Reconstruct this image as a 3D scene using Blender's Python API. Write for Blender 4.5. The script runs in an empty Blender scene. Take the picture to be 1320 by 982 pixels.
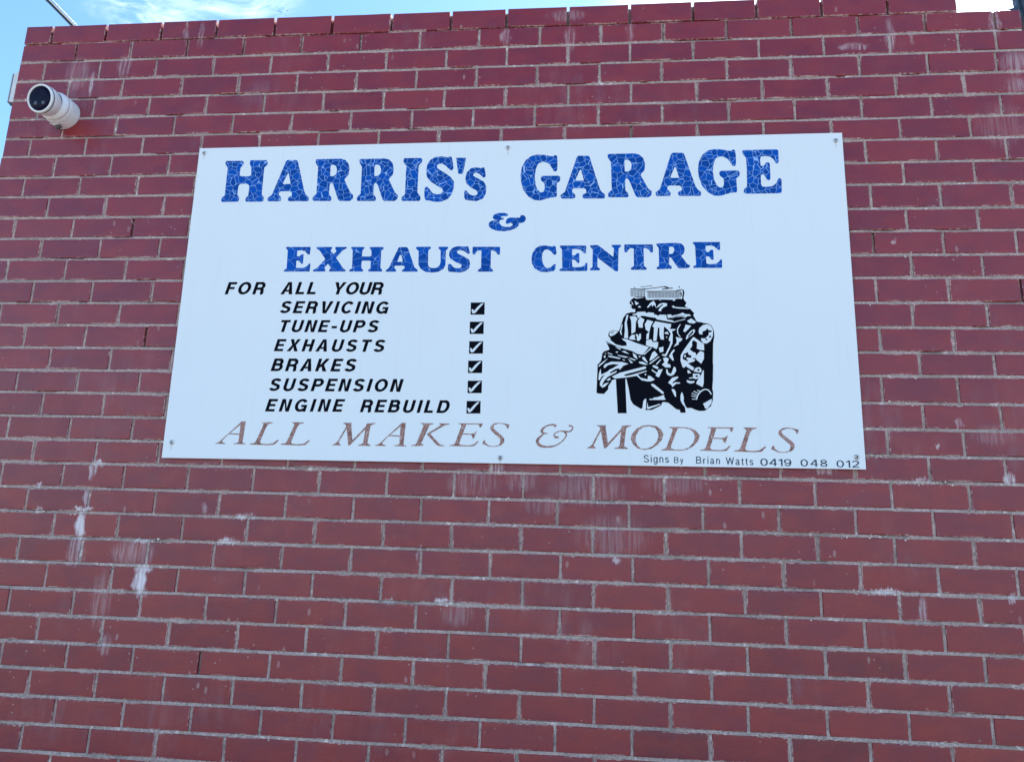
import bpy, bmesh, math, random
from mathutils import Vector, Matrix, noise
from math import radians as RAD
random.seed(7)
scene = bpy.context.scene
C = scene.collection
TOP = 3.70            # height of the wall's top edge; wall face lies in y = 0

# ------------------------------------------------------------------ camera
cd = bpy.data.cameras.new('camera')
cam = bpy.data.objects.new('camera', cd); C.objects.link(cam)
cd.sensor_width = 36.0; cd.lens = 981.3 / 1320 * 36.0
cd.clip_start = 0.05; cd.clip_end = 2000
right = Vector((0.99511376, 0.09352164, 0.03165939))
down = Vector((0.00999072, 0.2236282, -0.97462332))
fwd = Vector((-0.0982283, 0.97017737, 0.22160115))
M = Matrix.Identity(4)
for i in range(3):
    M[i][0] = right[i]; M[i][1] = -down[i]; M[i][2] = -fwd[i]
M.translation = Vector((2.24861525, -2.5935789, TOP - 2.10712799))
cam.matrix_world = M
scene.camera = cam

# ------------------------------------------------------------------ light
SKY_TINT = (.675, .885, .965, 1)   # the cyan cast of the phone's sky
SUN_EL, SUN_AZ = 52.0, 38.0     # azimuth measured from +y (behind the wall) towards +x
scene.view_settings.view_transform = 'Standard'
scene.view_settings.look = 'None'
scene.view_settings.gamma = 1.0
scene.view_settings.use_curve_mapping = False
scene.view_settings.exposure = 1.60
sd = bpy.data.lights.new('sun', 'SUN'); sd.energy = 3.2; sd.angle = RAD(0.5); sd.color = (1.0, 0.95, 0.88)
sun = bpy.data.objects.new('sun', sd); C.objects.link(sun)
sdir = Vector((math.sin(RAD(SUN_AZ)) * math.cos(RAD(SUN_EL)), math.cos(RAD(SUN_AZ)) * math.cos(RAD(SUN_EL)), math.sin(RAD(SUN_EL))))
sun.rotation_euler = sdir.to_track_quat('Z', 'Y').to_euler()
world = bpy.data.worlds.new('World'); scene.world = world; world.use_nodes = True


class NT:
    """tiny node-tree helper"""
    def __init__(s, tree): s.t = tree; s.n = tree.nodes; s.l = tree.links
    def node(s, typ, ins=None, **kw):
        n = s.n.new(typ)
        for k, v in kw.items(): setattr(n, k, v)
        for k, v in (ins or {}).items(): s.set(n.inputs[k], v)
        return n
    def set(s, sock, v):
        if isinstance(v, bpy.types.NodeSocket): s.l.new(v, sock)
        else: sock.default_value = v
    def math(s, op, a, b=None, c=None, clamp=False):
        n = s.n.new('ShaderNodeMath'); n.operation = op; n.use_clamp = clamp
        s.set(n.inputs[0], a)
        if b is not None: s.set(n.inputs[1], b)
        if c is not None: s.set(n.inputs[2], c)
        return n.outputs[0]
    def step(s, v, a, b, lo=0.0, hi=1.0):
        n = s.n.new('ShaderNodeMapRange'); n.interpolation_type = 'SMOOTHSTEP'
        s.set(n.inputs[0], v); n.inputs[1].default_value = a; n.inputs[2].default_value = b
        n.inputs[3].default_value = lo; n.inputs[4].default_value = hi
        return n.outputs[0]
    def mix(s, f, a, b, mode='MIX'):
        n = s.n.new('ShaderNodeMix'); n.data_type = 'RGBA'; n.blend_type = mode
        s.set(n.inputs[0], f); s.set(n.inputs[6], a); s.set(n.inputs[7], b)
        return n.outputs[2]
    def noise(s, vec, scale, detail=3, rough=.55, dim='3D'):
        n = s.n.new('ShaderNodeTexNoise'); s.set(n.inputs['Vector'], vec)
        n.inputs['Scale'].default_value = scale; n.inputs['Detail'].default_value = detail; n.inputs['Roughness'].default_value = rough
        return n.outputs['Fac']
    def scale(s, vec, xyz, loc=(0, 0, 0)):
        n = s.n.new('ShaderNodeMapping'); s.set(n.inputs['Vector'], vec)
        n.inputs['Scale'].default_value = xyz; n.inputs['Location'].default_value = loc
        return n.outputs[0]
    def bump(s, h, strength, dist):
        n = s.n.new('ShaderNodeBump'); s.set(n.inputs['Height'], h)
        n.inputs['Strength'].default_value = strength; n.inputs['Distance'].default_value = dist
        return n.outputs[0]


w = NT(world.node_tree); w.n.clear()
sky = w.node('ShaderNodeTexSky', sky_type='NISHITA', sun_disc=False)
sky.sun_elevation = RAD(SUN_EL); sky.sun_rotation = RAD(SUN_AZ)
sky.air_density = 1.0; sky.dust_density = 0.6; sky.ozone_density = 2.0; sky.altitude = 50
tc = w.node('ShaderNodeTexCoord')
gen = tc.outputs['Generated']
hsv = w.node('ShaderNodeHueSaturation', {'Saturation': 1.0, 'Value': 1.0, 'Color': w.mix(1.0, sky.outputs[0], SKY_TINT, 'MULTIPLY')})
# thin wispy cloud over the whole sky, and a brighter bank of cloud round the sun's side
stre = w.scale(gen, (1.0, 2.2, 3.0))
warp = w.node('ShaderNodeTexNoise', {'Vector': stre, 'Scale': 3.0, 'Detail': 2.0})
wv = w.node('ShaderNodeVectorMath', {0: stre, 1: warp.outputs['Color']}, operation='ADD')
wisp = w.noise(wv.outputs[0], 5.5, 8, .62)
patch = w.noise(w.scale(gen, (1, 1, 1), (3.1, 0.4, 1.7)), 2.3, 2, .5)
def toward(d, a, b):
    n = w.node('ShaderNodeVectorMath', {0: gen, 1: Vector(d).normalized()[:]}, operation='DOT_PRODUCT')
    return w.step(n.outputs['Value'], a, b)
cl1 = w.math('MULTIPLY', w.step(wisp, .46, .70), w.step(patch, .50, .62))
cl2 = w.math('MULTIPLY', w.step(wisp, .40, .66), toward((-0.4516, 0.6834, 0.5736),   .9962, .9994))
cl3 = w.math('MULTIPLY', w.step(wisp, .20, .50), toward((0.36, 0.72, 0.62), .93, .985))
cl = w.math('MAXIMUM', w.math('MULTIPLY', cl1, .4), w.math('MAXIMUM', w.math('MULTIPLY', cl2, .34), cl3))
cmix = w.mix(w.math('MULTIPLY', cl, .9), hsv.outputs[0], (9.0, 9.6, 10.4, 1))
bg = w.node('ShaderNodeBackground', {'Color': cmix, 'Strength': 0.12})
w.l.new(bg.outputs[0], w.node('ShaderNodeOutputWorld').inputs[0])

# ------------------------------------------------------------------ measured data (0.1 mm,relative to the sign's centre)
TINTS = [(29,3.49,0.97)]
TINTS = [(30,2.5,.0),(30,2.95,.02),(27,3.05,.03),(30,3.5,.9),(19,3.75,1.0),(18,3.3,.75),(31,1.5,.8),(31,3.1,.75)]
DEEP = [(15,.60),(11,3.24),(13,3.72),(28,.96),(6,2.40),(10,0.48)]
CRUMBS = [(0.455,-2.002,14,0.03),(0.749,-2.101,14,0.03),(1.067,-2.007,14,0.03),(1.004,-2.094,12,0.05),(0.493,-1.835,9,0.01),(0.296,-2.006,6,0.012),(1.782,-2.267,14,0.04),(3.202,-2.184,16,0.06),(3.337,-1.834,16,0.05),(2.262,-2.064,8,0.1),(3.0,-1.765,8,0.1),(3.374,-1.085,10,0.12),(3.159,-1.212,10,0.1),(3.268,-1.472,12,0.12),(3.383,-1.577,14,0.12),(3.198,-1.748,12,0.12),(3.066,-1.891,8,0.1),(3.107,-2.014,14,0.1),(1.946,-1.918,8,0.1),(3.557,-2.0,12,0.08)]
POLE_A = (.085,.084,3.704)
POLE_B = (-.882,.30,4.642)
GL = {'H': [[[-11038,5355],[-11022,5461],[-10349,5453],[-10290,5386],[-10301,5281],[-10401,5163],[-10402,4849],[-10331,4798],[-10004,4792],[-9939,4841],[-9962,5170],[-10048,5306],[-10038,5471],[-9384,5464],[-9322,5381],[-9341,5247],[-9445,5160],[-9426,4020],[-9329,3901],[-9329,3770],[-9366,3721],[-10020,3730],[-10061,3795],[-10032,3912],[-9956,3984],[-9958,4382],[-10008,4448],[-10097,4488],[-10337,4477],[-10397,4389],[-10398,4035],[-10304,3901],[-10313,3784],[-10349,3735],[-10984,3732],[-11028,3794],[-10993,3926],[-10903,3998],[-10916,5173],[-11000,5280]]],'A': [[[-8549,5450],[-8169,5442],[-8127,5387],[-7748,4111],[-7674,3979],[-7554,3875],[-7548,3759],[-7586,3716],[-8321,3726],[-8374,3785],[-8365,3887],[-8231,3944],[-8246,4090],[-8320,4135],[-8697,4141],[-8753,4083],[-8736,3980],[-8644,3891],[-8628,3789],[-8669,3731],[-9129,3732],[-9174,3782],[-9168,3884],[-9018,3999],[-8600,5397]],[[-8478,4874],[-8435,4873],[-8323,4443],[-8630,4442],[-8623,4507]]],'R': [[[-7421,5329],[-7413,5447],[-7344,5461],[-6453,5464],[-6254,5409],[-6117,5258],[-6056,5021],[-6079,4786],[-6229,4598],[-5951,4054],[-5826,3936],[-5834,3792],[-5936,3701],[-6333,3707],[-6407,3771],[-6638,4386],[-6729,4475],[-6782,4388],[-6774,3980],[-6677,3877],[-6654,3775],[-6690,3712],[-7365,3721],[-7404,3786],[-7382,3902],[-7268,4016],[-7300,5133],[-7364,5224]],[[-6792,5212],[-6696,5216],[-6593,5149],[-6544,5001],[-6565,4824],[-6668,4732],[-6793,4740],[-6810,5094]]],'I': [[[-3986,5319],[-3958,5436],[-3304,5429],[-3245,5348],[-3271,5246],[-3380,5116],[-3368,4014],[-3237,3840],[-3235,3711],[-3280,3663],[-3912,3672],[-3961,3722],[-3950,3836],[-3836,3950],[-3862,5126],[-3959,5230]]],'S': [[[-2520,5480],[-2274,5431],[-2217,5468],[-2141,5457],[-2116,5384],[-2044,5032],[-2056,4931],[-2126,4889],[-2190,4933],[-2366,5111],[-2505,5187],[-2625,5160],[-2688,5088],[-2656,4986],[-2377,4806],[-2126,4613],[-1996,4424],[-1991,4165],[-2064,3908],[-2188,3739],[-2422,3628],[-2689,3618],[-2879,3677],[-3041,3694],[-3080,3780],[-3108,4068],[-3084,4211],[-3005,4245],[-2933,4166],[-2789,3977],[-2625,3917],[-2466,3943],[-2396,4042],[-2437,4158],[-2617,4261],[-2896,4453],[-3041,4644],[-3087,4877],[-3056,5139],[-2946,5342],[-2763,5456]]],'apos': [[[-1963,5410],[-1592,5402],[-1595,5300],[-1677,4741],[-1851,4744]]],'s': [[[-1194,5001],[-992,4960],[-940,4997],[-873,4987],[-808,4691],[-830,4582],[-896,4577],[-1063,4739],[-1185,4790],[-1276,4743],[-1286,4656],[-1081,4537],[-863,4404],[-770,4202],[-777,3917],[-888,3720],[-1122,3624],[-1335,3655],[-1535,3687],[-1579,3787],[-1594,3987],[-1566,4078],[-1490,4042],[-1399,3912],[-1237,3844],[-1106,3879],[-1078,3964],[-1141,4065],[-1358,4183],[-1525,4344],[-1575,4560],[-1532,4791],[-1392,4962]]],'G': [[[1337,5466],[1562,5409],[1694,5392],[1772,5448],[1833,5418],[1860,5201],[1856,4857],[1811,4772],[1732,4788],[1678,4889],[1570,5063],[1436,5158],[1305,5178],[1148,5115],[1061,4901],[1025,4586],[1065,4243],[1148,4043],[1254,3943],[1358,3955],[1403,4068],[1398,4295],[1270,4411],[1246,4525],[1291,4604],[1892,4605],[1966,4569],[1973,4455],[1948,4371],[1846,4301],[1860,3806],[1835,3745],[1675,3739],[1468,3685],[1262,3618],[1028,3635],[815,3780],[626,4023],[524,4366],[497,4653],[533,4968],[670,5254],[877,5424],[1087,5477]]],'E': [[[8553,5433],[8593,5497],[9778,5505],[9833,5462],[9831,5027],[9803,4944],[9728,4940],[9649,5115],[9530,5215],[9357,5247],[9207,5222],[9177,5096],[9192,4858],[9304,4864],[9396,4994],[9459,5012],[9513,4950],[9513,4366],[9486,4289],[9405,4298],[9347,4396],[9290,4522],[9204,4524],[9175,4427],[9177,4150],[9209,4045],[9357,4031],[9579,4061],[9707,4169],[9788,4347],[9851,4373],[9897,4304],[9883,3836],[9849,3776],[8607,3773],[8555,3829],[8577,3967],[8679,4048],[8698,4798],[8687,5177],[8647,5248],[8587,5319]]],'amp': [[[-489,2992],[-439,3081],[-288,3141],[-44,3147],[64,3099],[84,3050],[36,3013],[-25,3019],[-131,3020],[-176,2988],[-160,2955],[-67,2933],[-66,2905],[-231,2837],[-228,2736],[-148,2638],[-56,2596],[81,2583],[202,2601],[268,2657],[251,2723],[182,2751],[122,2732],[77,2700],[24,2709],[-2,2799],[55,2912],[145,2956],[509,2947],[539,2971],[540,3028],[574,3047],[673,3035],[728,2969],[746,2879],[696,2774],[606,2740],[493,2736],[481,2631],[385,2535],[191,2456],[-50,2418],[-324,2445],[-524,2528],[-617,2626],[-626,2724],[-566,2813],[-430,2852],[-308,2844],[-270,2854],[-416,2885],[-487,2951]]],'E2': [[[-8252,1828],[-8222,1871],[-7289,1863],[-7295,1564],[-7363,1559],[-7501,1705],[-7640,1735],[-7797,1719],[-7787,1497],[-7684,1484],[-7635,1566],[-7534,1577],[-7526,1204],[-7587,1188],[-7691,1321],[-7793,1322],[-7779,1065],[-7730,1030],[-7460,1041],[-7344,1121],[-7296,1209],[-7239,1202],[-7243,889],[-8226,893],[-8243,952],[-8136,1009],[-8163,1734]]],'X2': [[[-7071,1831],[-7040,1866],[-6475,1857],[-6460,1815],[-6517,1698],[-6371,1569],[-6281,1697],[-6344,1779],[-6339,1856],[-5912,1853],[-5896,1799],[-6036,1730],[-6281,1429],[-5965,999],[-5871,941],[-5877,883],[-6491,886],[-6507,932],[-6443,1024],[-6564,1198],[-6695,1037],[-6643,956],[-6648,887],[-7108,889],[-7125,946],[-6985,1015],[-6685,1373],[-6937,1725],[-7044,1784]]],'H2': [[[-5756,1810],[-5723,1849],[-5242,1845],[-5226,1794],[-5298,1713],[-5297,1492],[-5257,1469],[-4979,1467],[-4942,1513],[-4957,1710],[-5037,1792],[-5029,1844],[-4517,1840],[-4500,1765],[-4584,1696],[-4569,1015],[-4498,946],[-4493,877],[-5013,880],[-5024,937],[-4944,1006],[-4947,1282],[-4989,1305],[-5256,1307],[-5298,1272],[-5289,1019],[-5210,938],[-5212,880],[-5734,883],[-5744,940],[-5642,1009],[-5665,1716],[-5693,1751]]],'A2': [[[-3917,1830],[-3629,1828],[-3582,1781],[-3294,1032],[-3167,929],[-3174,865],[-3748,867],[-3763,924],[-3665,999],[-3657,1045],[-3693,1103],[-4023,1104],[-4053,1059],[-4039,1001],[-3968,932],[-3975,868],[-4360,870],[-4370,923],[-4259,1002],[-3947,1784]],[[-3874,1518],[-3808,1517],[-3747,1252],[-3956,1253]]],'U2': [[[-3288,1802],[-3257,1837],[-2740,1837],[-2719,1775],[-2820,1695],[-2799,1144],[-2750,1041],[-2628,1001],[-2476,1010],[-2371,1096],[-2335,1233],[-2359,1692],[-2440,1761],[-2444,1830],[-2087,1832],[-2079,1759],[-2163,1690],[-2145,1140],[-2212,970],[-2402,857],[-2640,828],[-2881,859],[-3063,974],[-3156,1146],[-3179,1674],[-3274,1756]]],'S2': [[[-1669,1847],[-1493,1828],[-1418,1841],[-1342,1840],[-1269,1580],[-1296,1546],[-1350,1551],[-1486,1662],[-1618,1698],[-1726,1675],[-1762,1618],[-1698,1549],[-1476,1445],[-1286,1318],[-1243,1181],[-1272,999],[-1406,875],[-1620,824],[-1816,843],[-2022,860],[-2055,958],[-2057,1117],[-2006,1174],[-1939,1139],[-1846,1025],[-1714,990],[-1596,1001],[-1541,1069],[-1570,1137],[-1769,1229],[-1971,1356],[-2039,1483],[-2029,1643],[-1927,1780],[-1799,1837]]],'T2': [[[-1178,1821],[-171,1813],[-162,1539],[-192,1498],[-247,1512],[-315,1620],[-447,1689],[-500,1655],[-486,996],[-397,927],[-394,853],[-942,855],[-951,919],[-840,997],[-846,1669],[-966,1681],[-1049,1602],[-1089,1517],[-1165,1523],[-1179,1591]]],'C2': [[[1470,1852],[1641,1822],[1748,1802],[1789,1843],[1854,1820],[1891,1547],[1849,1484],[1785,1498],[1687,1628],[1569,1697],[1452,1682],[1381,1551],[1370,1347],[1411,1144],[1488,1020],[1595,974],[1700,1019],[1803,1131],[1867,1130],[1870,962],[1808,872],[1556,829],[1323,841],[1108,977],[1007,1169],[987,1372],[1018,1553],[1131,1746],[1278,1836]]],'N2': [[[3081,1801],[3112,1846],[3354,1856],[3428,1810],[3922,1390],[3946,1727],[3858,1795],[3869,1856],[4193,1856],[4193,1781],[4109,1726],[4093,865],[4027,843],[3965,876],[3358,1371],[3360,1013],[3454,945],[3444,890],[3100,885],[3093,947],[3182,1002],[3187,1687]]],'R2': [[[5436,1861],[5467,1895],[6150,1916],[6314,1888],[6415,1786],[6437,1641],[6400,1508],[6306,1419],[6525,1096],[6617,1063],[6584,975],[6502,958],[6226,950],[6156,1021],[5956,1355],[5894,1377],[5880,1089],[5972,1033],[5970,938],[5457,918],[5437,980],[5530,1046],[5527,1715]],[[5889,1757],[5983,1779],[6064,1722],[6073,1621],[6020,1510],[5886,1484]]],'A3': [[[-9216,-4761],[-9060,-4758],[-9102,-5509],[-9055,-5549],[-8984,-5553],[-8981,-5581],[-9432,-5578],[-9421,-5556],[-9310,-5540],[-9244,-5498],[-9245,-5246],[-9644,-5231],[-9856,-5468],[-9820,-5536],[-9718,-5561],[-9729,-5583],[-10098,-5582],[-10087,-5557],[-9990,-5533],[-9888,-5441],[-9240,-4797]],[[-9239,-4880],[-9244,-5205],[-9599,-5197]]],'L3': [[[-8506,-4777],[-8040,-4776],[-8079,-4807],[-8189,-4836],[-8277,-4933],[-8457,-5484],[-8422,-5543],[-8210,-5561],[-7989,-5530],[-7807,-5396],[-7772,-5417],[-7928,-5578],[-8150,-5598],[-8825,-5586],[-8814,-5558],[-8663,-5528],[-8613,-5473],[-8396,-4880],[-8430,-4820]]],'M3': [[[-5488,-4758],[-5176,-4758],[-5198,-4830],[-5114,-5370],[-4672,-4876],[-4644,-4766],[-4325,-4745],[-4337,-4767],[-4470,-4818],[-4507,-4873],[-4572,-5468],[-4445,-5532],[-4456,-5559],[-4907,-5554],[-4903,-5536],[-4775,-5498],[-4723,-5457],[-4678,-4971],[-5182,-5541],[-5250,-5547],[-5353,-4954],[-5601,-5459],[-5510,-5552],[-5826,-5561],[-5814,-5539],[-5708,-5488],[-5645,-5420],[-5373,-4887],[-5407,-4806],[-5478,-4785]]],'K3': [[[-2742,-4723],[-2269,-4724],[-2280,-4756],[-2400,-4785],[-2660,-5420],[-2576,-5490],[-2588,-5512],[-2802,-5529],[-3018,-5530],[-3006,-5506],[-2859,-5477],[-2811,-5382],[-2615,-4816],[-2659,-4757]],[[-2066,-4721],[-1689,-4726],[-1715,-4753],[-1874,-4790],[-2369,-5094],[-2000,-5461],[-1837,-5498],[-1850,-5514],[-1997,-5517],[-2106,-5489],[-2490,-5109],[-1996,-4779],[-2060,-4747]]],'E3': [[[-1408,-4710],[-539,-4702],[-599,-4850],[-653,-4838],[-656,-4771],[-724,-4737],[-1111,-4743],[-1217,-5061],[-950,-5070],[-818,-5041],[-736,-4959],[-823,-5227],[-877,-5223],[-908,-5122],[-975,-5097],[-1229,-5096],[-1335,-5396],[-1278,-5466],[-985,-5474],[-827,-5439],[-700,-5318],[-659,-5330],[-798,-5492],[-957,-5508],[-1677,-5505],[-1664,-5487],[-1519,-5452],[-1469,-5385],[-1284,-4781],[-1313,-4741],[-1399,-4729]]],'S3': [[[379,-4728],[357,-4861],[304,-4862],[288,-4783],[206,-4717],[20,-4693],[-138,-4749],[-174,-4843],[-105,-4922],[168,-5143],[230,-5248],[215,-5354],[126,-5448],[-83,-5505],[-295,-5501],[-443,-5432],[-523,-5415],[-513,-5341],[-463,-5274],[-435,-5300],[-419,-5379],[-296,-5469],[-110,-5487],[46,-5437],[95,-5330],[78,-5225],[-209,-4977],[-279,-4885],[-256,-4778],[-140,-4690],[19,-4667],[205,-4685],[299,-4716]]],'O3': [[[5132,-4668],[5387,-4703],[5538,-4818],[5608,-4973],[5560,-5156],[5406,-5340],[5201,-5473],[4973,-5516],[4744,-5469],[4592,-5329],[4521,-5161],[4555,-4991],[4722,-4792],[4927,-4692]],[[5132,-4707],[5323,-4756],[5423,-4885],[5447,-5054],[5381,-5237],[5253,-5382],[5049,-5476],[4871,-5480],[4744,-5378],[4674,-5224],[4690,-5041],[4798,-4856],[4952,-4736]]],'D3': [[[5807,-4722],[6099,-4718],[6428,-4730],[6678,-4825],[6813,-5004],[6746,-5187],[6592,-5357],[6388,-5477],[6186,-5519],[5934,-5516],[5518,-5524],[5525,-5498],[5657,-5465],[5709,-5412],[5919,-4838],[5895,-4773],[5819,-4753]],[[6098,-4757],[6326,-4753],[6502,-4802],[6614,-4904],[6648,-5059],[6594,-5241],[6440,-5411],[6237,-5487],[5985,-5484],[5860,-5448],[5848,-5384],[6059,-4835]]],'amp3': [[[2022,-4726],[1995,-4712],[1951,-4689],[1892,-4679],[1818,-4687],[1735,-4706],[1659,-4735],[1590,-4771],[1530,-4817],[1484,-4859],[1461,-4903],[1458,-4948],[1471,-4986],[1501,-5013],[1537,-5029],[1577,-5036],[1623,-5035],[1672,-5028],[1705,-5021],[1704,-4995],[1670,-4993],[1623,-4991],[1586,-4984],[1565,-4970],[1551,-4954],[1548,-4941],[1545,-4935],[1543,-4928],[1553,-4909],[1580,-4866],[1624,-4816],[1677,-4774],[1747,-4752],[1826,-4739],[1887,-4738],[1919,-4755],[1939,-4782],[1953,-4805]],[[1601,-5001],[1554,-5027],[1489,-5068],[1429,-5112],[1379,-5158],[1333,-5211],[1305,-5280],[1322,-5353],[1363,-5417],[1423,-5466],[1501,-5494],[1591,-5507],[1683,-5508],[1780,-5500],[1881,-5480],[1976,-5449],[2063,-5405],[2142,-5350],[2210,-5293],[2270,-5234],[2318,-5172],[2353,-5119],[2371,-5075],[2373,-5037],[2364,-5002],[2337,-4974],[2304,-4954],[2282,-4943],[2264,-4969],[2281,-4987],[2303,-5009],[2314,-5030],[2320,-5045],[2322,-5065],[2311,-5097],[2284,-5149],[2242,-5210],[2190,-5269],[2122,-5322],[2044,-5372],[1961,-5410],[1870,-5432],[1774,-5444],[1683,-5445],[1600,-5434],[1525,-5413],[1471,-5386],[1438,-5353],[1419,-5315],[1415,-5286],[1418,-5256],[1443,-5210],[1478,-5161],[1523,-5108],[1577,-5057],[1614,-5018]],[[2086,-5104],[2058,-5106],[2021,-5107],[1995,-5103],[1975,-5096],[1954,-5081],[1943,-5067],[1949,-5048],[1967,-5021],[1995,-4995],[2038,-4972],[2091,-4950],[2144,-4937],[2192,-4943],[2242,-4957],[2295,-4969],[2351,-4969],[2408,-4968],[2462,-4955],[2510,-4927],[2550,-4889],[2577,-4848],[2583,-4805],[2571,-4763],[2544,-4729],[2502,-4712],[2457,-4706],[2427,-4703],[2425,-4771],[2454,-4770],[2492,-4769],[2516,-4773],[2528,-4787],[2538,-4810],[2538,-4833],[2519,-4861],[2485,-4893],[2448,-4915],[2405,-4918],[2354,-4913],[2301,-4906],[2250,-4904],[2196,-4901],[2140,-4906],[2081,-4920],[2024,-4943],[1977,-4969],[1942,-4998],[1918,-5032],[1907,-5068],[1914,-5106],[1938,-5140],[1972,-5167],[2017,-5175],[2061,-5174],[2090,-5173]]]}
WORDS = {'blue': [['large blue crackled lettering,first word of the top line',[['H',0,0],['A',0,0],['R',0,0],['R',1723,-25],['I',0,0],['S',0,0],['apos',0,0],['s',0,0]]],['large blue crackled lettering GARAGE',[['G',0,0],['A',11169,-52],['R',11126,-14],['A',14610,-3],['G',6469,87],['E',0,0]]],['small blue ampersand',[['amp',0,0]]],['blue crackled lettering of the word EXHAUST',[['E2',0,0],['X2',0,0],['H2',0,0],['A2',0,0],['U2',0,0],['S2',0,0],['T2',0,0]]],['blue crackled lettering of the word CENTRE',[['C2',0,0],['E2',10242,-26],['N2',0,0],['T2',5490,47],['R2',0,0],['E2',14960,70]]]],'brown': [['brown italic lettering ALL',[['A3',0,0],['L3',0,0],['L3',1134,13]]],['brown italic lettering MAKES',[['M3',0,0],['A3',5813,34],['K3',0,0],['E3',0,0],['S3',0,0]]],['brown italic ampersand',[['amp3',0,0]]],['brown italic lettering MODELS',[['M3',8870,60],['O3',0,0],['D3',0,0],['E3',8473,-2],['L3',16737,74],['S3',9653,-16]]]]}
TXT = [['FOR',-10425,3,-8865,1,482,0],['ALL',-8279,1,-6862,0,479,0],['YOUR',-6333,-7,-4383,-9,475,0],['SERVICING',-8257,-725,-4121,-743,464,0],['TUNE-UPS',-8221,-1444,-4438,-1446,456,0],['EXHAUSTS',-8304,-2169,-4159,-2174,456,0],['BRAKES',-8345,-2912,-5155,-2903,471,0],['SUSPENSION',-8358,-3643,-3442,-3620,463,0],['ENGINE',-8393,-4392,-5507,-4362,457,0],['REBUILD',-4928,-4368,-1702,-4357,454,0],['Signs',4946,-5935,5781,-5931,248,1],['By',5950,-5938,6253,-5937,202,1],['Brian',6672,-5941,7448,-5943,233,1],['Watts',7647,-5955,8530,-5957,240,1],['0419',8752,-5967,9746,-5967,236,1],['048',10040,-5961,10894,-5963,230,1],['012',11178,-5970,11899,-5967,231,1]]
BOXES = [[[[-1152,-316],[-648,-316],[-640,-771],[-1141,-771]],[[-1118,-586],[-1077,-567],[-1036,-598],[-1026,-638],[-908,-490],[-784,-371],[-689,-342],[-704,-383],[-782,-466],[-960,-693],[-1024,-733],[-1079,-717]]],[[[-1154,-1036],[-653,-1034],[-645,-1487],[-1143,-1489]],[[-1120,-1304],[-1080,-1285],[-1038,-1316],[-1028,-1356],[-911,-1208],[-788,-1089],[-693,-1061],[-708,-1101],[-786,-1184],[-963,-1410],[-1026,-1450],[-1081,-1434]]],[[[-1144,-1758],[-646,-1756],[-638,-2208],[-1133,-2212]],[[-1110,-2027],[-1070,-2008],[-1029,-2038],[-1019,-2078],[-902,-1931],[-781,-1811],[-686,-1782],[-701,-1823],[-779,-1906],[-955,-2132],[-1017,-2173],[-1071,-2157]]],[[[-1148,-2470],[-648,-2466],[-639,-2913],[-1138,-2918]],[[-1115,-2735],[-1074,-2716],[-1033,-2746],[-1023,-2786],[-906,-2639],[-783,-2521],[-688,-2492],[-703,-2532],[-781,-2615],[-958,-2839],[-1021,-2879],[-1075,-2863]]],[[[-1132,-3195],[-632,-3190],[-624,-3632],[-1122,-3638]],[[-1099,-3457],[-1058,-3438],[-1017,-3468],[-1007,-3507],[-890,-3362],[-767,-3245],[-673,-3216],[-688,-3256],[-765,-3338],[-942,-3559],[-1005,-3600],[-1060,-3584]]],[[[-1138,-3920],[-649,-3914],[-640,-4354],[-1127,-4361]],[[-1105,-4181],[-1066,-4162],[-1025,-4191],[-1015,-4230],[-901,-4086],[-781,-3969],[-688,-3940],[-703,-3979],[-779,-4061],[-952,-4282],[-1013,-4322],[-1067,-4307]]]]
SCR = [[-11946,5819],[-10,5789],[11859,5805],[-11725,-5557],[109,-5878],[11832,-5619]]
SCREW_W = []
CORN = [[-12166,6027],[12096,6112],[12099,-6019],[-12029,-6120]]
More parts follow.
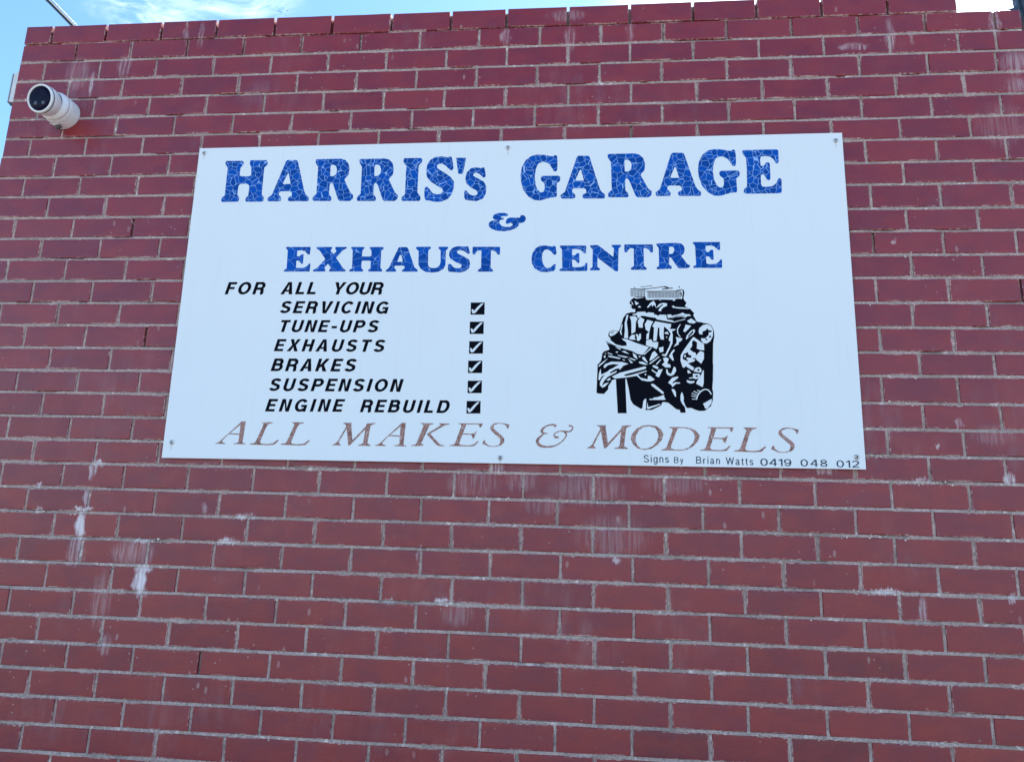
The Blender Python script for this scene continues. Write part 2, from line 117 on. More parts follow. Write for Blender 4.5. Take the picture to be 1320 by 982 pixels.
ENG = [[0,[[4576,-188],[4644,-140],[4722,-176],[4948,-140],[5038,-117],[5071,-212],[5127,-224],[5486,-201],[5956,-213],[6179,-177],[6313,-189],[6347,-142],[6390,-237],[6466,-332],[6397,-451],[6573,-545],[6713,-699],[6679,-758],[6546,-781],[6655,-828],[6806,-1016],[7003,-1043],[7000,-1179],[4181,-1188],[4271,-880],[4383,-725],[4541,-678],[4687,-677],[4687,-558],[4597,-559],[4530,-463],[4586,-427],[4485,-356],[4531,-236]]],[0,[[4533,196],[4537,-92],[4557,-92],[4553,197]]],[0,[[4543,181],[4927,166],[4928,187],[4544,203]]],[0,[[6295,144],[6071,108],[6073,87],[6297,123]]],[0,[[4883,253],[5290,293],[5288,310],[4882,269]]],[0,[[5062,86],[6072,109],[6072,125],[5062,103]]],[0,[[6118,118],[6320,161],[6318,177],[6116,135]]],[0,[[4951,155],[5717,259],[5715,283],[4948,179]]],[0,[[4700,-128],[5049,-124],[5049,-100],[4700,-104]]],[0,[[4838,155],[5041,179],[5039,203],[4836,179]]],[0,[[5697,248],[5842,195],[5857,241],[5712,294]]],[0,[[6324,152],[6352,-3],[6396,7],[6367,162]]],[0,[[6353,77],[6313,-162],[6357,-169],[6397,69]]],[0,[[5626,155],[5840,183],[5837,214],[5623,186]]],[0,[[5850,190],[5996,195],[5995,226],[5849,222]]],[0,[[6213,286],[6205,224],[6234,220],[6241,283]]],[0,[[4648,245],[4666,206],[4692,220],[4674,259]]],[0,[[6258,70],[6289,-74],[6318,-66],[6287,77]]],[0,[[4579,168],[4583,-88],[4592,-87],[4588,168]]],[0,[[4610,168],[4602,-99],[4618,-100],[4626,167]]],[0,[[4646,167],[4654,-112],[4665,-111],[4657,168]]],[0,[[4681,167],[4684,-124],[4693,-123],[4690,167]]],[0,[[4712,168],[4704,-87],[4719,-88],[4727,167]]],[0,[[4748,167],[4755,-100],[4767,-99],[4759,167]]],[0,[[4783,167],[4786,-112],[4795,-112],[4792,167]]],[0,[[4813,167],[4805,-123],[4821,-124],[4829,167]]],[0,[[4849,167],[4857,-88],[4868,-87],[4861,167]]],[0,[[4884,167],[4887,-100],[4896,-100],[4893,167]]],[0,[[4915,167],[4906,-111],[4922,-112],[4931,167]]],[0,[[4951,167],[4958,-124],[4969,-124],[4962,167]]],[0,[[4986,167],[4989,-88],[4998,-88],[4995,167]]],[0,[[5016,167],[5008,-100],[5023,-100],[5032,167]]],[0,[[5124,80],[5127,-129],[5138,-129],[5135,80]]],[0,[[5154,80],[5148,-148],[5157,-148],[5163,80]]],[0,[[5180,80],[5187,-167],[5203,-167],[5196,80]]],[0,[[5213,80],[5215,-129],[5224,-129],[5222,80]]],[0,[[5241,80],[5234,-148],[5246,-148],[5252,80]]],[0,[[5271,80],[5278,-167],[5287,-167],[5280,80]]],[0,[[5297,80],[5300,-129],[5315,-129],[5313,80]]],[0,[[5330,80],[5323,-148],[5332,-148],[5339,80]]],[0,[[5358,79],[5364,-167],[5375,-167],[5369,80]]],[0,[[5388,80],[5390,-129],[5399,-129],[5397,80]]],[0,[[5414,80],[5407,-148],[5423,-148],[5430,79]]],[0,[[5446,79],[5453,-167],[5462,-167],[5455,80]]],[0,[[5475,79],[5477,-129],[5488,-129],[5486,80]]],[0,[[5505,80],[5498,-148],[5507,-148],[5514,79]]],[0,[[5531,79],[5537,-168],[5553,-167],[5546,80]]],[0,[[5563,79],[5565,-129],[5574,-129],[5572,79]]],[0,[[5591,79],[5584,-148],[5595,-148],[5602,79]]],[0,[[5622,79],[5628,-167],[5636,-167],[5630,79]]],[0,[[5647,79],[5649,-129],[5665,-129],[5663,79]]],[0,[[5680,79],[5673,-148],[5681,-148],[5689,79]]],[0,[[5708,79],[5714,-168],[5725,-167],[5719,79]]],[0,[[5738,79],[5740,-129],[5749,-129],[5747,79]]],[0,[[5764,79],[5756,-148],[5772,-148],[5780,79]]],[0,[[5796,79],[5802,-168],[5811,-167],[5805,79]]],[0,[[5824,79],[5826,-129],[5837,-129],[5836,79]]],[0,[[5855,79],[5847,-148],[5856,-148],[5864,79]]],[0,[[5880,79],[5886,-168],[5901,-167],[5896,79]]],[0,[[5913,79],[5914,-129],[5923,-129],[5922,79]]],[0,[[5941,79],[5933,-148],[5944,-149],[5952,79]]],[0,[[5971,79],[5976,-168],[5985,-167],[5980,79]]],[0,[[5997,78],[5998,-130],[6014,-129],[6012,79]]],[0,[[6029,79],[6021,-148],[6030,-149],[6038,79]]],[0,[[6057,78],[6062,-168],[6073,-167],[6068,79]]],[0,[[6087,78],[6088,-130],[6097,-129],[6096,79]]],[0,[[6113,79],[6105,-148],[6121,-149],[6129,78]]],[0,[[6145,78],[6150,-168],[6159,-167],[6154,79]]],[0,[[6173,78],[6174,-130],[6186,-129],[6184,79]]],[0,[[6203,78],[6195,-148],[6204,-149],[6212,78]]],[0,[[6229,78],[6234,-168],[6250,-167],[6245,79]]],[0,[[6262,78],[6262,-130],[6271,-129],[6270,78]]],[0,[[5107,64],[6261,68],[6262,79],[5107,76]]],[0,[[4226,-1030],[4391,-769],[4679,-692],[5682,-810],[5658,-2729],[3380,-2749],[3400,-2579],[3511,-2430],[3551,-2174],[3612,-2099],[3775,-2044],[3796,-2001],[3734,-1873],[3672,-1745],[3836,-1626],[3764,-1561],[3753,-1497],[3784,-1400],[3917,-1339],[4123,-1366],[4164,-1247]]],[0,[[5217,-594],[6585,-592],[6714,-722],[6682,-787],[6818,-1045],[7180,-1076],[7299,-1162],[7374,-1343],[7379,-1556],[7333,-1790],[7298,-2714],[5199,-2733]]],[0,[[3389,-2552],[3382,-2868],[3358,-3573],[3425,-3601],[3614,-3608],[3755,-3451],[3764,-3334],[3867,-3177],[3876,-3128],[3980,-3088],[4367,-3078],[4443,-3034],[5631,-3022],[5637,-2533]]],[0,[[4018,-3068],[4085,-4278],[4384,-4274],[4339,-3064]]],[0,[[4368,-3025],[4461,-3443],[4516,-3810],[4609,-3963],[4851,-4110],[4916,-4094],[4946,-3843],[5002,-3766],[5049,-3755],[5037,-4111],[5000,-4150],[5223,-4151],[5540,-3993],[5588,-3874],[5643,-3873],[5655,-2944]]],[0,[[5222,-2537],[7315,-2520],[7290,-3122],[7265,-3373],[7289,-3507],[7272,-3775],[7203,-3986],[6997,-4151],[6814,-4159],[6668,-4117],[6559,-4061],[6430,-4063],[6338,-4036],[6362,-4226],[6187,-4229],[6171,-4134],[6060,-4116],[5786,-3890],[5583,-3854],[5535,-3980],[5208,-4132]]],[1,[[4553,-236],[4598,-344],[4636,-392],[4575,-380]]],[1,[[4666,-260],[4823,-351],[4710,-415]]],[1,[[4777,-487],[4834,-439],[4890,-475],[4856,-511]]],[1,[[5091,-499],[5216,-332],[5329,-255],[5395,-368],[5405,-499],[5338,-403],[5277,-475],[5260,-391],[5136,-511]]],[1,[[5393,-534],[5529,-368],[5664,-332],[5786,-351],[5792,-439],[5662,-498],[5594,-570],[5582,-641],[5504,-629],[5482,-605],[5573,-475],[5663,-403],[5618,-384],[5506,-475]]],[1,[[5497,-225],[5609,-225],[5553,-248]]],[1,[[5989,-213],[6078,-201],[6067,-249],[5999,-260]]],[1,[[5952,-451],[6019,-432],[6052,-479],[6418,-510],[6617,-533],[6506,-557],[6195,-541],[5996,-510]]],[1,[[4585,-749],[4720,-725],[4765,-665],[5034,-653],[5056,-713],[5146,-677],[5336,-700],[5350,-807],[5373,-748],[5480,-811],[5536,-764],[5758,-771],[5778,-936],[5967,-971],[6054,-1041],[5966,-1037],[5434,-937],[5390,-878],[5211,-854],[4988,-807],[4899,-808],[4820,-891],[4769,-879],[4753,-789],[4608,-773]]],[1,[[5792,-759],[5925,-759],[5947,-806],[6192,-746],[6326,-687],[6414,-746],[6546,-746],[6612,-805],[6479,-817],[6411,-876],[6279,-829],[6102,-841],[5968,-888],[5790,-889]]],[1,[[5988,-1030],[6366,-923],[6432,-934],[6232,-982],[6054,-1036]]],[1,[[6464,-993],[6610,-899],[6784,-1028],[6694,-1086],[6540,-1063]]],[1,[[5062,39],[5125,39],[5127,-188],[5071,-208]]],[1,[[6180,-153],[6302,-141],[6290,-184],[6190,-184]]],[1,[[4380,-791],[4452,-769],[4421,-921],[4390,-1030],[4431,-1354],[4434,-1634],[4297,-1613],[4328,-1354],[4318,-1073],[4370,-878]]],[1,[[4226,-1095],[4250,-1160],[4205,-1355],[4225,-1527],[4174,-1463],[4154,-1398]]],[1,[[4493,-834],[4679,-812],[4771,-910],[4709,-1029],[4686,-1396],[4553,-1461],[4554,-1159],[4544,-986]]],[1,[[4770,-1007],[4863,-855],[5006,-942],[4944,-1093],[4943,-1244],[4810,-1234],[4790,-1115]]],[1,[[5015,-1115],[5108,-952],[5312,-1017],[5240,-1136],[5198,-1265],[5166,-1416],[5144,-1652],[5062,-1663],[5074,-1481],[5156,-1394],[5045,-1309]]],[1,[[5062,-1695],[5225,-1662],[5285,-1758],[5468,-1757],[5456,-1927],[5404,-2013],[5283,-1939],[5182,-1929],[5051,-1866]]],[1,[[4471,-1612],[4574,-1493],[4676,-1504],[4665,-1633],[4716,-1675],[4573,-1676],[4491,-1655]]],[1,[[4696,-1482],[4758,-1471],[4808,-1568],[4819,-1460],[4880,-1460],[4879,-1632],[4807,-1728],[4736,-1696],[4747,-1589]]],[1,[[3784,-1497],[3814,-1410],[3928,-1360],[4051,-1366],[4092,-1398],[3959,-1507],[3836,-1561]]],[1,[[4215,-1635],[4389,-1655],[4715,-1793],[5152,-1940],[4937,-2218],[4754,-2187],[4572,-2082],[4307,-2009],[3959,-1893],[3692,-1788],[3682,-1734],[3815,-1647],[3857,-1722],[4021,-1850],[4225,-1903],[4389,-1891],[4379,-1773],[4266,-1688]]],[1,[[4967,-2196],[5202,-1971],[5253,-1971],[4998,-2217]]],[1,[[5168,-2438],[5179,-2353],[5261,-2141],[5343,-2077],[5453,-2214],[5279,-2374]]],[1,[[5147,-2533],[5482,-2267],[5512,-2288],[5197,-2543]]],[1,[[5379,-2542],[5542,-2372],[5562,-2393],[5419,-2563]]],[1,[[4926,-2292],[4997,-2291],[5117,-2502],[5056,-2481],[4916,-2355]]],[1,[[4592,-2146],[4713,-2230],[4763,-2378],[4632,-2294]]],[1,[[4784,-2261],[4876,-2260],[4835,-2314]]],[1,[[4793,-2462],[4935,-2461],[5116,-2565],[4995,-2566],[4834,-2525]]],[1,[[4021,-2107],[4103,-2106],[4062,-2149],[4011,-2139]]],[1,[[4205,-2095],[4327,-2083],[4480,-2189],[4348,-2158]]],[1,[[4000,-1904],[4195,-1999],[4164,-2042],[4021,-1957]]],[1,[[3735,-2140],[3909,-2203],[3878,-2225],[3735,-2172]]],[1,[[4062,-2224],[4449,-2295],[4347,-2328],[4123,-2266]]],[1,[[3746,-2247],[3940,-2278],[4184,-2340],[4144,-2372],[3899,-2320],[3776,-2300]]],[1,[[3633,-2152],[3684,-2194],[3653,-2205]]],[1,[[3602,-2259],[3664,-2258],[3654,-2333],[3613,-2344]]],[1,[[4469,-2316],[4713,-2399],[4652,-2421],[4510,-2369]]],[1,[[4429,-2359],[4510,-2422],[4611,-2495],[4530,-2517]]],[1,[[4235,-2371],[4347,-2413],[4286,-2424]]],[1,[[3421,-2664],[3430,-2600],[3552,-2493],[3756,-2343],[3695,-2407],[3573,-2535],[3471,-2621]]],[1,[[3594,-2641],[3655,-2556],[3859,-2469],[4225,-2477],[4449,-2539],[4266,-2614],[4205,-2689],[3920,-2697],[4123,-2573],[3920,-2554],[3737,-2598],[3615,-2694]]],[1,[[5277,-2595],[5418,-2615],[5478,-2678],[5337,-2668]]],[1,[[5486,-1970],[5644,-1916],[5642,-2096],[5524,-2129]]],[1,[[3421,-3113],[3439,-2887],[3495,-2719],[3515,-2935],[3724,-2825],[3818,-2745],[4008,-2665],[4160,-2565],[4311,-2564],[4150,-2762],[4141,-2703],[4008,-2724],[3819,-2844],[3819,-2893],[4046,-2793],[4037,-2842],[3725,-3022],[3611,-3160],[3536,-3327],[3659,-3238],[3791,-3207],[3735,-3256],[3650,-3355],[3556,-3395],[3470,-3308],[3479,-3200],[3554,-3043],[3658,-2934],[3535,-2994],[3460,-3132]]],[1,[[3696,-3120],[3819,-3040],[3838,-3099],[3763,-3148]]],[1,[[3599,-2668],[3685,-2589],[3780,-2568],[3742,-2598],[3628,-2708]]],[1,[[3876,-3000],[4160,-2860],[5010,-2627],[5057,-2666],[5028,-2715],[4576,-2847],[4424,-2887],[4283,-2938],[4368,-2976],[4575,-2925],[5066,-2774],[5075,-2803],[4764,-2914],[4857,-3030],[5101,-3086],[5111,-2959],[5196,-2968],[5344,-3093],[5213,-3153],[5082,-3154],[4894,-3117],[4726,-2963],[4386,-3025],[4009,-3068]]],[1,[[4999,-2911],[5037,-2872],[5055,-2940],[5008,-2941]]],[1,[[5212,-3250],[5287,-3250],[5454,-3374],[5625,-3527],[5647,-3565],[5624,-3584],[5582,-3585],[5434,-3451],[5342,-3336],[5221,-3299]]],[1,[[5152,-3764],[5301,-3762],[5282,-3724],[5431,-3702],[5646,-3623],[5644,-3796],[5151,-3802]]],[1,[[5085,-3880],[5112,-4053],[5503,-3932],[5522,-3961],[5130,-4119],[5065,-4101]]],[1,[[5274,-1179],[5377,-1006],[5926,-1112],[5904,-1220],[5862,-1284],[6065,-1284],[6065,-1316],[5942,-1370],[5971,-1498],[5956,-1797],[5748,-2244],[5678,-2265],[5587,-2224],[5598,-2192],[5709,-2191],[5854,-1883],[5897,-1733],[5836,-1712],[5837,-1627],[5901,-1456],[5821,-1327],[5691,-1199],[5670,-1242],[5657,-1499],[5665,-1671],[5553,-1660],[5515,-1500],[5518,-1221],[5467,-1243],[5411,-1714],[5299,-1715],[5334,-1243]]],[1,[[5688,-1414],[5790,-1381],[5840,-1477],[5708,-1456]]],[1,[[5737,-1563],[5788,-1563],[5757,-1617]]],[1,[[6250,-1111],[6146,-1305],[6164,-1455],[6243,-1572],[6202,-1561],[6124,-1433],[6116,-1283],[6210,-1122]]],[1,[[6071,-1573],[6302,-1625],[6260,-1710],[6169,-1764],[6167,-1838],[5995,-1924],[6098,-1775],[6100,-1668]]],[1,[[6004,-2009],[6033,-2051],[5941,-2179],[5997,-2411],[5947,-2411],[5829,-2264],[5911,-2116]]],[1,[[6412,-1121],[6604,-1164],[6510,-1282],[6387,-1400],[6327,-1358],[6390,-1218]]],[1,[[6413,-1646],[6445,-1517],[6590,-1346],[6692,-1292],[6741,-1345],[6668,-1474],[6484,-1603],[6443,-1656]]],[1,[[6851,-1388],[6874,-1259],[6997,-1141],[7160,-1098],[7278,-1172],[7345,-1322],[7329,-1535],[7245,-1705],[7122,-1801],[7002,-1791],[6925,-1664],[6936,-1611],[7067,-1621],[7190,-1493],[7192,-1408],[7293,-1386],[7294,-1333],[7184,-1322],[7156,-1248],[7094,-1323],[6972,-1387],[6990,-1473],[6889,-1473]]],[1,[[6686,-1570],[7022,-1823],[7026,-2045],[6877,-2025],[6778,-1983],[6792,-1761],[6684,-1687],[6622,-1730],[6619,-1899],[6536,-2016],[6655,-2111],[6734,-2131],[6751,-2279],[6740,-2342],[6678,-2437],[6467,-2512],[6683,-2667],[6523,-2669],[6425,-2575],[6334,-2670],[6284,-2639],[6218,-2409],[6231,-2219],[6314,-2071],[6459,-1858],[6645,-1591]]],[1,[[6896,-2067],[7015,-2119],[7009,-2340],[6916,-2519],[6739,-2363],[6753,-2216]]],[1,[[5626,-2329],[5728,-2297],[5828,-2349],[5765,-2518],[5875,-2559],[5883,-2653],[5743,-2655],[5583,-2561],[5675,-2476]]],[1,[[5269,-2595],[5354,-2585],[5475,-2692],[5427,-2721],[5278,-2644]]],[1,[[5240,-2723],[5351,-2810],[5426,-2849],[5465,-2741],[5615,-2720],[5480,-3014],[5369,-2957],[5397,-2888],[5239,-2772]]],[1,[[5579,-2554],[5691,-2611],[5757,-2591],[5860,-2571],[5887,-2659],[5709,-2660]]],[1,[[5727,-2729],[5774,-2728],[5800,-2845],[5893,-2883],[5932,-2785],[5991,-2629],[6055,-2667],[6063,-2784],[5986,-2912],[5883,-2961],[5762,-2914],[5730,-2826]]],[1,[[5786,-3196],[5929,-3019],[6125,-2969],[6134,-3017],[5945,-3175],[5935,-3223],[6038,-3174],[6187,-3182],[6195,-3220],[6056,-3232],[5933,-3349],[5897,-3272]]],[1,[[5904,-3407],[6006,-3435],[6042,-3522],[6049,-3685],[6012,-3676],[5922,-3484]]],[1,[[6237,-3519],[6273,-3557],[6307,-3711],[6296,-3826],[6357,-3997],[6411,-4073],[6338,-4036],[6248,-3922],[6195,-3789],[6198,-3635]]],[1,[[6272,-2548],[6477,-2546],[6680,-2672],[6622,-2760],[6438,-2644],[6383,-2586],[6317,-2655]]],[1,[[6446,-2742],[6492,-2751],[6574,-2848],[6453,-2859]]],[1,[[6487,-3014],[6617,-2993],[6617,-3032],[6505,-3043]]],[1,[[6411,-3092],[6540,-3130],[6689,-3128],[6650,-3196],[6520,-3217],[6428,-3170]]],[1,[[6659,-2759],[6736,-2661],[6848,-2641],[6911,-2699],[6918,-2815],[6807,-2826],[6659,-2789]]],[1,[[6629,-2867],[6843,-2875],[6878,-2932],[6839,-3020],[6727,-3060],[6626,-3032]]],[1,[[6975,-2737],[6994,-2756],[6983,-3183],[6943,-3338],[6724,-3215],[6782,-3088],[6877,-2971]]],[1,[[6939,-3913],[7237,-3738],[7224,-3890],[7072,-4083],[7008,-4074],[6983,-3989]]],[1,[[5235,-3240],[5310,-3249],[5633,-3526],[5623,-3584],[5567,-3566],[5364,-3414],[5234,-3308]]],[1,[[5230,-3763],[5398,-3732],[5650,-3623],[5650,-3700],[5704,-3786],[5230,-3801]]],[1,[[6748,-3777],[6757,-3739],[6771,-3687],[6790,-3636],[6817,-3591],[6850,-3546],[6887,-3507],[6929,-3474],[6975,-3447],[7017,-3433],[7057,-3433],[7096,-3445],[7130,-3466],[7162,-3506],[7191,-3559],[7211,-3598],[7244,-3579],[7224,-3539],[7193,-3483],[7155,-3436],[7112,-3409],[7063,-3395],[7013,-3395],[6961,-3412],[6909,-3442],[6863,-3478],[6822,-3521],[6787,-3570],[6758,-3620],[6736,-3676],[6722,-3731],[6713,-3769]]],[1,[[6727,-3741],[6580,-3743],[6579,-3768],[6727,-3766]]],[1,[[6750,-3674],[6561,-3628],[6555,-3653],[6744,-3698]]],[1,[[6775,-3617],[6577,-3538],[6568,-3562],[6766,-3640]]],[1,[[6814,-3549],[6640,-3469],[6630,-3492],[6804,-3572]]],[1,[[6878,-3471],[6759,-3440],[6752,-3464],[6872,-3495]]],[2,[[3856,-1442],[3897,-1410],[3969,-1416],[3876,-1453]]],[2,[[6474,-1581],[6496,-1528],[6650,-1346],[6680,-1367],[6648,-1442],[6525,-1560]]],[2,[[7066,-1642],[7117,-1621],[7146,-1663],[7105,-1689]]],[2,[[7189,-1536],[7270,-1514],[7278,-1567],[7208,-1589]]],[2,[[6290,-2303],[6333,-2176],[6474,-2112],[6493,-2196],[6592,-2238],[6581,-2312],[6451,-2302],[6410,-2323],[6488,-2449],[6309,-2366]]],[2,[[6630,-2332],[6740,-2321],[6749,-2363],[6649,-2364]]],[2,[[6772,-2719],[6828,-2699],[6864,-2738],[6826,-2777],[6780,-2768]]],[2,[[6712,-2924],[6804,-2933],[6784,-2992],[6720,-2982]]],[2,[[5836,-908],[5889,-893],[5966,-873],[6057,-861],[6178,-864],[6314,-875],[6410,-884],[6412,-868],[6315,-859],[6179,-848],[6057,-845],[5964,-857],[5886,-877],[5833,-892]]],[2,[[5784,-771],[5787,-901],[5802,-900],[5800,-770]]],[2,[[6059,-826],[6120,-817],[6205,-805],[6279,-802],[6333,-814],[6378,-833],[6409,-848],[6415,-833],[6384,-818],[6338,-798],[6280,-785],[6204,-789],[6118,-800],[6057,-809]]],[2,[[3678,-1753],[3739,-1787],[3826,-1835],[3915,-1881],[4005,-1922],[4097,-1960],[4161,-1987],[4167,-1969],[4104,-1942],[4012,-1904],[3922,-1863],[3834,-1818],[3747,-1770],[3686,-1736]]],[2,[[5298,-1978],[5538,-2189],[5550,-2174],[5309,-1963]]],[3,[[6352,-2218],[6402,-2218],[6391,-2292],[6346,-2303]]]]

# ------------------------------------------------------------------ helpers
def link(name, me, parent=None, mats=(), loc=None):
    o = bpy.data.objects.new(name, me); C.objects.link(o)
    if parent: o.parent = parent
    for m in mats: me.materials.append(m)
    if loc is not None: o.location = loc
    return o
def obj(name, bm, mat, parent=None, smooth=False):
    me = bpy.data.meshes.new(name); bm.to_mesh(me); bm.free()
    if smooth:
        for f in me.polygons: f.use_smooth = True
    return link(name, me, parent, mat if isinstance(mat, (list, tuple)) else (mat,))
def thing(name, label, cat, loc=(0, 0, 0), group=None):
    o = bpy.data.objects.new(name, None); C.objects.link(o); o.location = loc
    o.empty_display_size = .1
    return tag(o, label, cat, group)
def tag(o, label, cat, group=None):
    o['label'] = label; o['category'] = cat
    if group: o['group'] = group
    return o
def add_box(bm, x0, x1, y0, y1, z0, z1, bev=0.0, seg=1):
    r = bmesh.ops.create_cube(bm, size=1.0, matrix=Matrix.Translation(((x0+x1)/2, (y0+y1)/2, (z0+z1)/2)) @ Matrix.Diagonal((x1-x0, y1-y0, z1-z0, 1)))
    if bev:
        es = list({e for v in r['verts'] for e in v.link_edges})
        bmesh.ops.bevel(bm, geom=es, offset=bev, segments=seg, affect='EDGES', profile=.6)
def add_tube(bm, pts, rad, n=12, caps=True):
    rings = []
    for i, p in enumerate(pts):
        p = Vector(p)
        d = (Vector(pts[min(i+1, len(pts)-1)]) - Vector(pts[max(i-1, 0)])).normalized()
        a = d.orthogonal().normalized(); b = d.cross(a)
        r = rad[i] if isinstance(rad, (list, tuple)) else rad
        rings.append([bm.verts.new(p + a*math.cos(t)*r + b*math.sin(t)*r) for t in [2*math.pi*k/n for k in range(n)]])
    for r0, r1 in zip(rings, rings[1:]):
        for k in range(n): bm.faces.new((r0[k], r0[(k+1) % n], r1[(k+1) % n], r1[k]))
    if caps: bm.faces.new(rings[0][::-1]); bm.faces.new(rings[-1])
def add_lathe(bm, prof, mat, n=40):
    """profile of (radius, distance along local +z)"""
    rings = []
    for r, z in prof:
        rings.append([bm.verts.new(mat @ Vector((r*math.cos(t), r*math.sin(t), z))) for t in [2*math.pi*k/n for k in range(n)]] if r > 1e-6 else [bm.verts.new(mat @ Vector((0, 0, z)))])
    for a, b in zip(rings, rings[1:]):
        for k in range(n):
            k2 = (k+1) % n
            if len(a) == 1 and len(b) > 1: bm.faces.new((a[0], b[k2], b[k]))
            elif len(b) == 1 and len(a) > 1: bm.faces.new((a[k], a[k2], b[0]))
            elif len(a) > 1: bm.faces.new((a[k], a[k2], b[k2], b[k]))
    bmesh.ops.recalc_face_normals(bm, faces=bm.faces)
def mat_new(name):
    m = bpy.data.materials.new(name); m.use_nodes = True
    t = NT(m.node_tree); t.n.clear()
    out = t.node('ShaderNodeOutputMaterial'); b = t.node('ShaderNodeBsdfPrincipled')
    t.l.new(b.outputs[0], out.inputs[0])
    return m, t, b
def simple(name, col, rough=.5, metal=0.0, var=.12, nscale=60, bump=.0, spec=.5):
    m, t, b = mat_new(name)
    g = t.node('ShaderNodeNewGeometry')
    nz = t.noise(g.outputs['Position'], nscale, 4)
    k = t.step(nz, .3, .7, 1-var, 1+var)
    hs = t.node('ShaderNodeHueSaturation', {'Color': (*col, 1), 'Value': k})
    t.set(b.inputs['Base Color'], hs.outputs[0])
    t.set(b.inputs['Roughness'], t.step(nz, .2, .8, max(rough-.08, .02), min(rough+.08, 1)))
    b.inputs['Metallic'].default_value = metal
    b.inputs['Specular IOR Level'].default_value = spec
    if bump: t.set(b.inputs['Normal'], t.bump(nz, bump, .002))
    return m

# ------------------------------------------------------------------ materials
# white salt stains: (x, z below the wall top, half width, half height, strength, streakiness)
STAINS = [(0.461, -2.053, 0.0204, 0.0537, 0.9, 2), (0.463, -2.118, 0.029, 0.0425, 0.4, 1), (0.463, -2.15, 0.0347, 0.0476, 0.35, 1), (0.715, -2.237, 0.0226, 0.0516, 0.95, 2), (0.718, -2.197, 0.034, 0.0156, 0.8, 2), (0.702, -2.248, 0.0198, 0.031, 0.6, 2), (0.72, -2.273, 0.0337, 0.0205, 0.4, 1), (0.675, -2.143, 0.0854, 0.0473, 0.28, 1), (0.481, -1.855, 0.0148, 0.0444, 0.6, 1), (0.496, -1.835, 0.0237, 0.014, 0.9, 0), (0.466, -1.996, 0.041, 0.0082, 0.9, 0), (0.579, -2.299, 0.0397, 0.1021, 0.18, 1), (0.618, -2.45, 0.0279, 0.0349, 0.3, 1), (0.282, -1.915, 0.012, 0.0111, 0.8, 0), (0.296, -2.006, 0.0178, 0.0109, 0.9, 0), (0.471, -1.955, 0.0118, 0.0328, 0.5, 1), (1.064, -2.007, 0.0449, 0.0106, 0.9, 0), (1.012, -2.093, 0.0391, 0.0131, 0.8, 0), (0.704, -2.103, 0.0343, 0.0106, 0.8, 0), (0.914, -1.984, 0.0114, 0.0241, 0.35, 1), (1.782, -2.267, 0.0312, 0.0099, 0.9, 0), (1.831, -2.302, 0.0568, 0.044, 0.16, 1), (1.689, -2.112, 0.008, 0.0356, 0.35, 1), (1.918, -0.132, 0.0214, 0.0417, 0.42, 1), (3.604, -1.82, 0.0212, 0.0224, 0.75, 1), (3.303, -2.234, 0.0139, 0.042, 0.4, 1), (3.202, -2.184, 0.047, 0.0095, 0.7, 0), (3.337, -1.834, 0.0336, 0.01, 0.7, 0), (1.864, -1.873, 0.0961, 0.0526, 0.16, 1), (2.024, -1.859, 0.0582, 0.042, 0.14, 1), (2.26, -1.885, 0.1294, 0.0569, 0.16, 1), (2.105, -1.94, 0.0783, 0.0361, 0.12, 1), (2.544, -1.857, 0.1143, 0.0412, 0.13, 1), (2.339, -2.036, 0.1269, 0.0752, 0.13, 1), (0.146, -0.234, 0.0547, 0.0794, 0.2, 1), (0.344, -0.205, 0.0338, 0.0506, 0.3, 1), (0.215, -0.283, 0.0102, 0.0573, 0.5, 1), (2.153, -0.044, 0.0787, 0.028, 0.2, 1), (2.17, -0.149, 0.024, 0.0549, 0.25, 1), (2.4, -0.124, 0.0178, 0.0547, 0.25, 1), (3.36, -0.179, 0.0193, 0.0721, 0.4, 1), (3.224, -0.223, 0.0554, 0.0164, 0.4, 1), (3.787, -0.309, 0.0581, 0.0507, 0.3, 1), (3.782, -0.404, 0.0472, 0.0375, 0.25, 1), (3.433, -0.198, 0.011, 0.0327, 0.3, 1), (3.73, -0.144, 0.0215, 0.0651, 0.35, 1), (3.467, -1.641, 0.0121, 0.0181, 0.4, 1), (3.395, -1.719, 0.0097, 0.0077, 0.6, 0), (3.309, -0.998, 0.0078, 0.0145, 0.6, 0), (3.708, -0.557, 0.0936, 0.0914, 0.1, 1), (3.567, -1.678, 0.0717, 0.0357, 0.15, 1), (0.958, -1.833, 0.1143, 0.0165, 0.1, 1), (0.591, -0.051, 0.0101, 0.0659, 0.3, 1), (0.661, -0.072, 0.0134, 0.0656, 0.2, 1), (1.942, -1.813, 0.0268, 0.0266, 0.45, 1), (3.022, -1.803, 0.0493, 0.0153, 0.4, 1), (1.593, -2.274, 0.0264, 0.0099, 0.6, 0), (3.574, -2.189, 0.0114, 0.0186, 0.6, 1), (2.351, -2.116, 0.0152, 0.0099, 0.6, 0)]
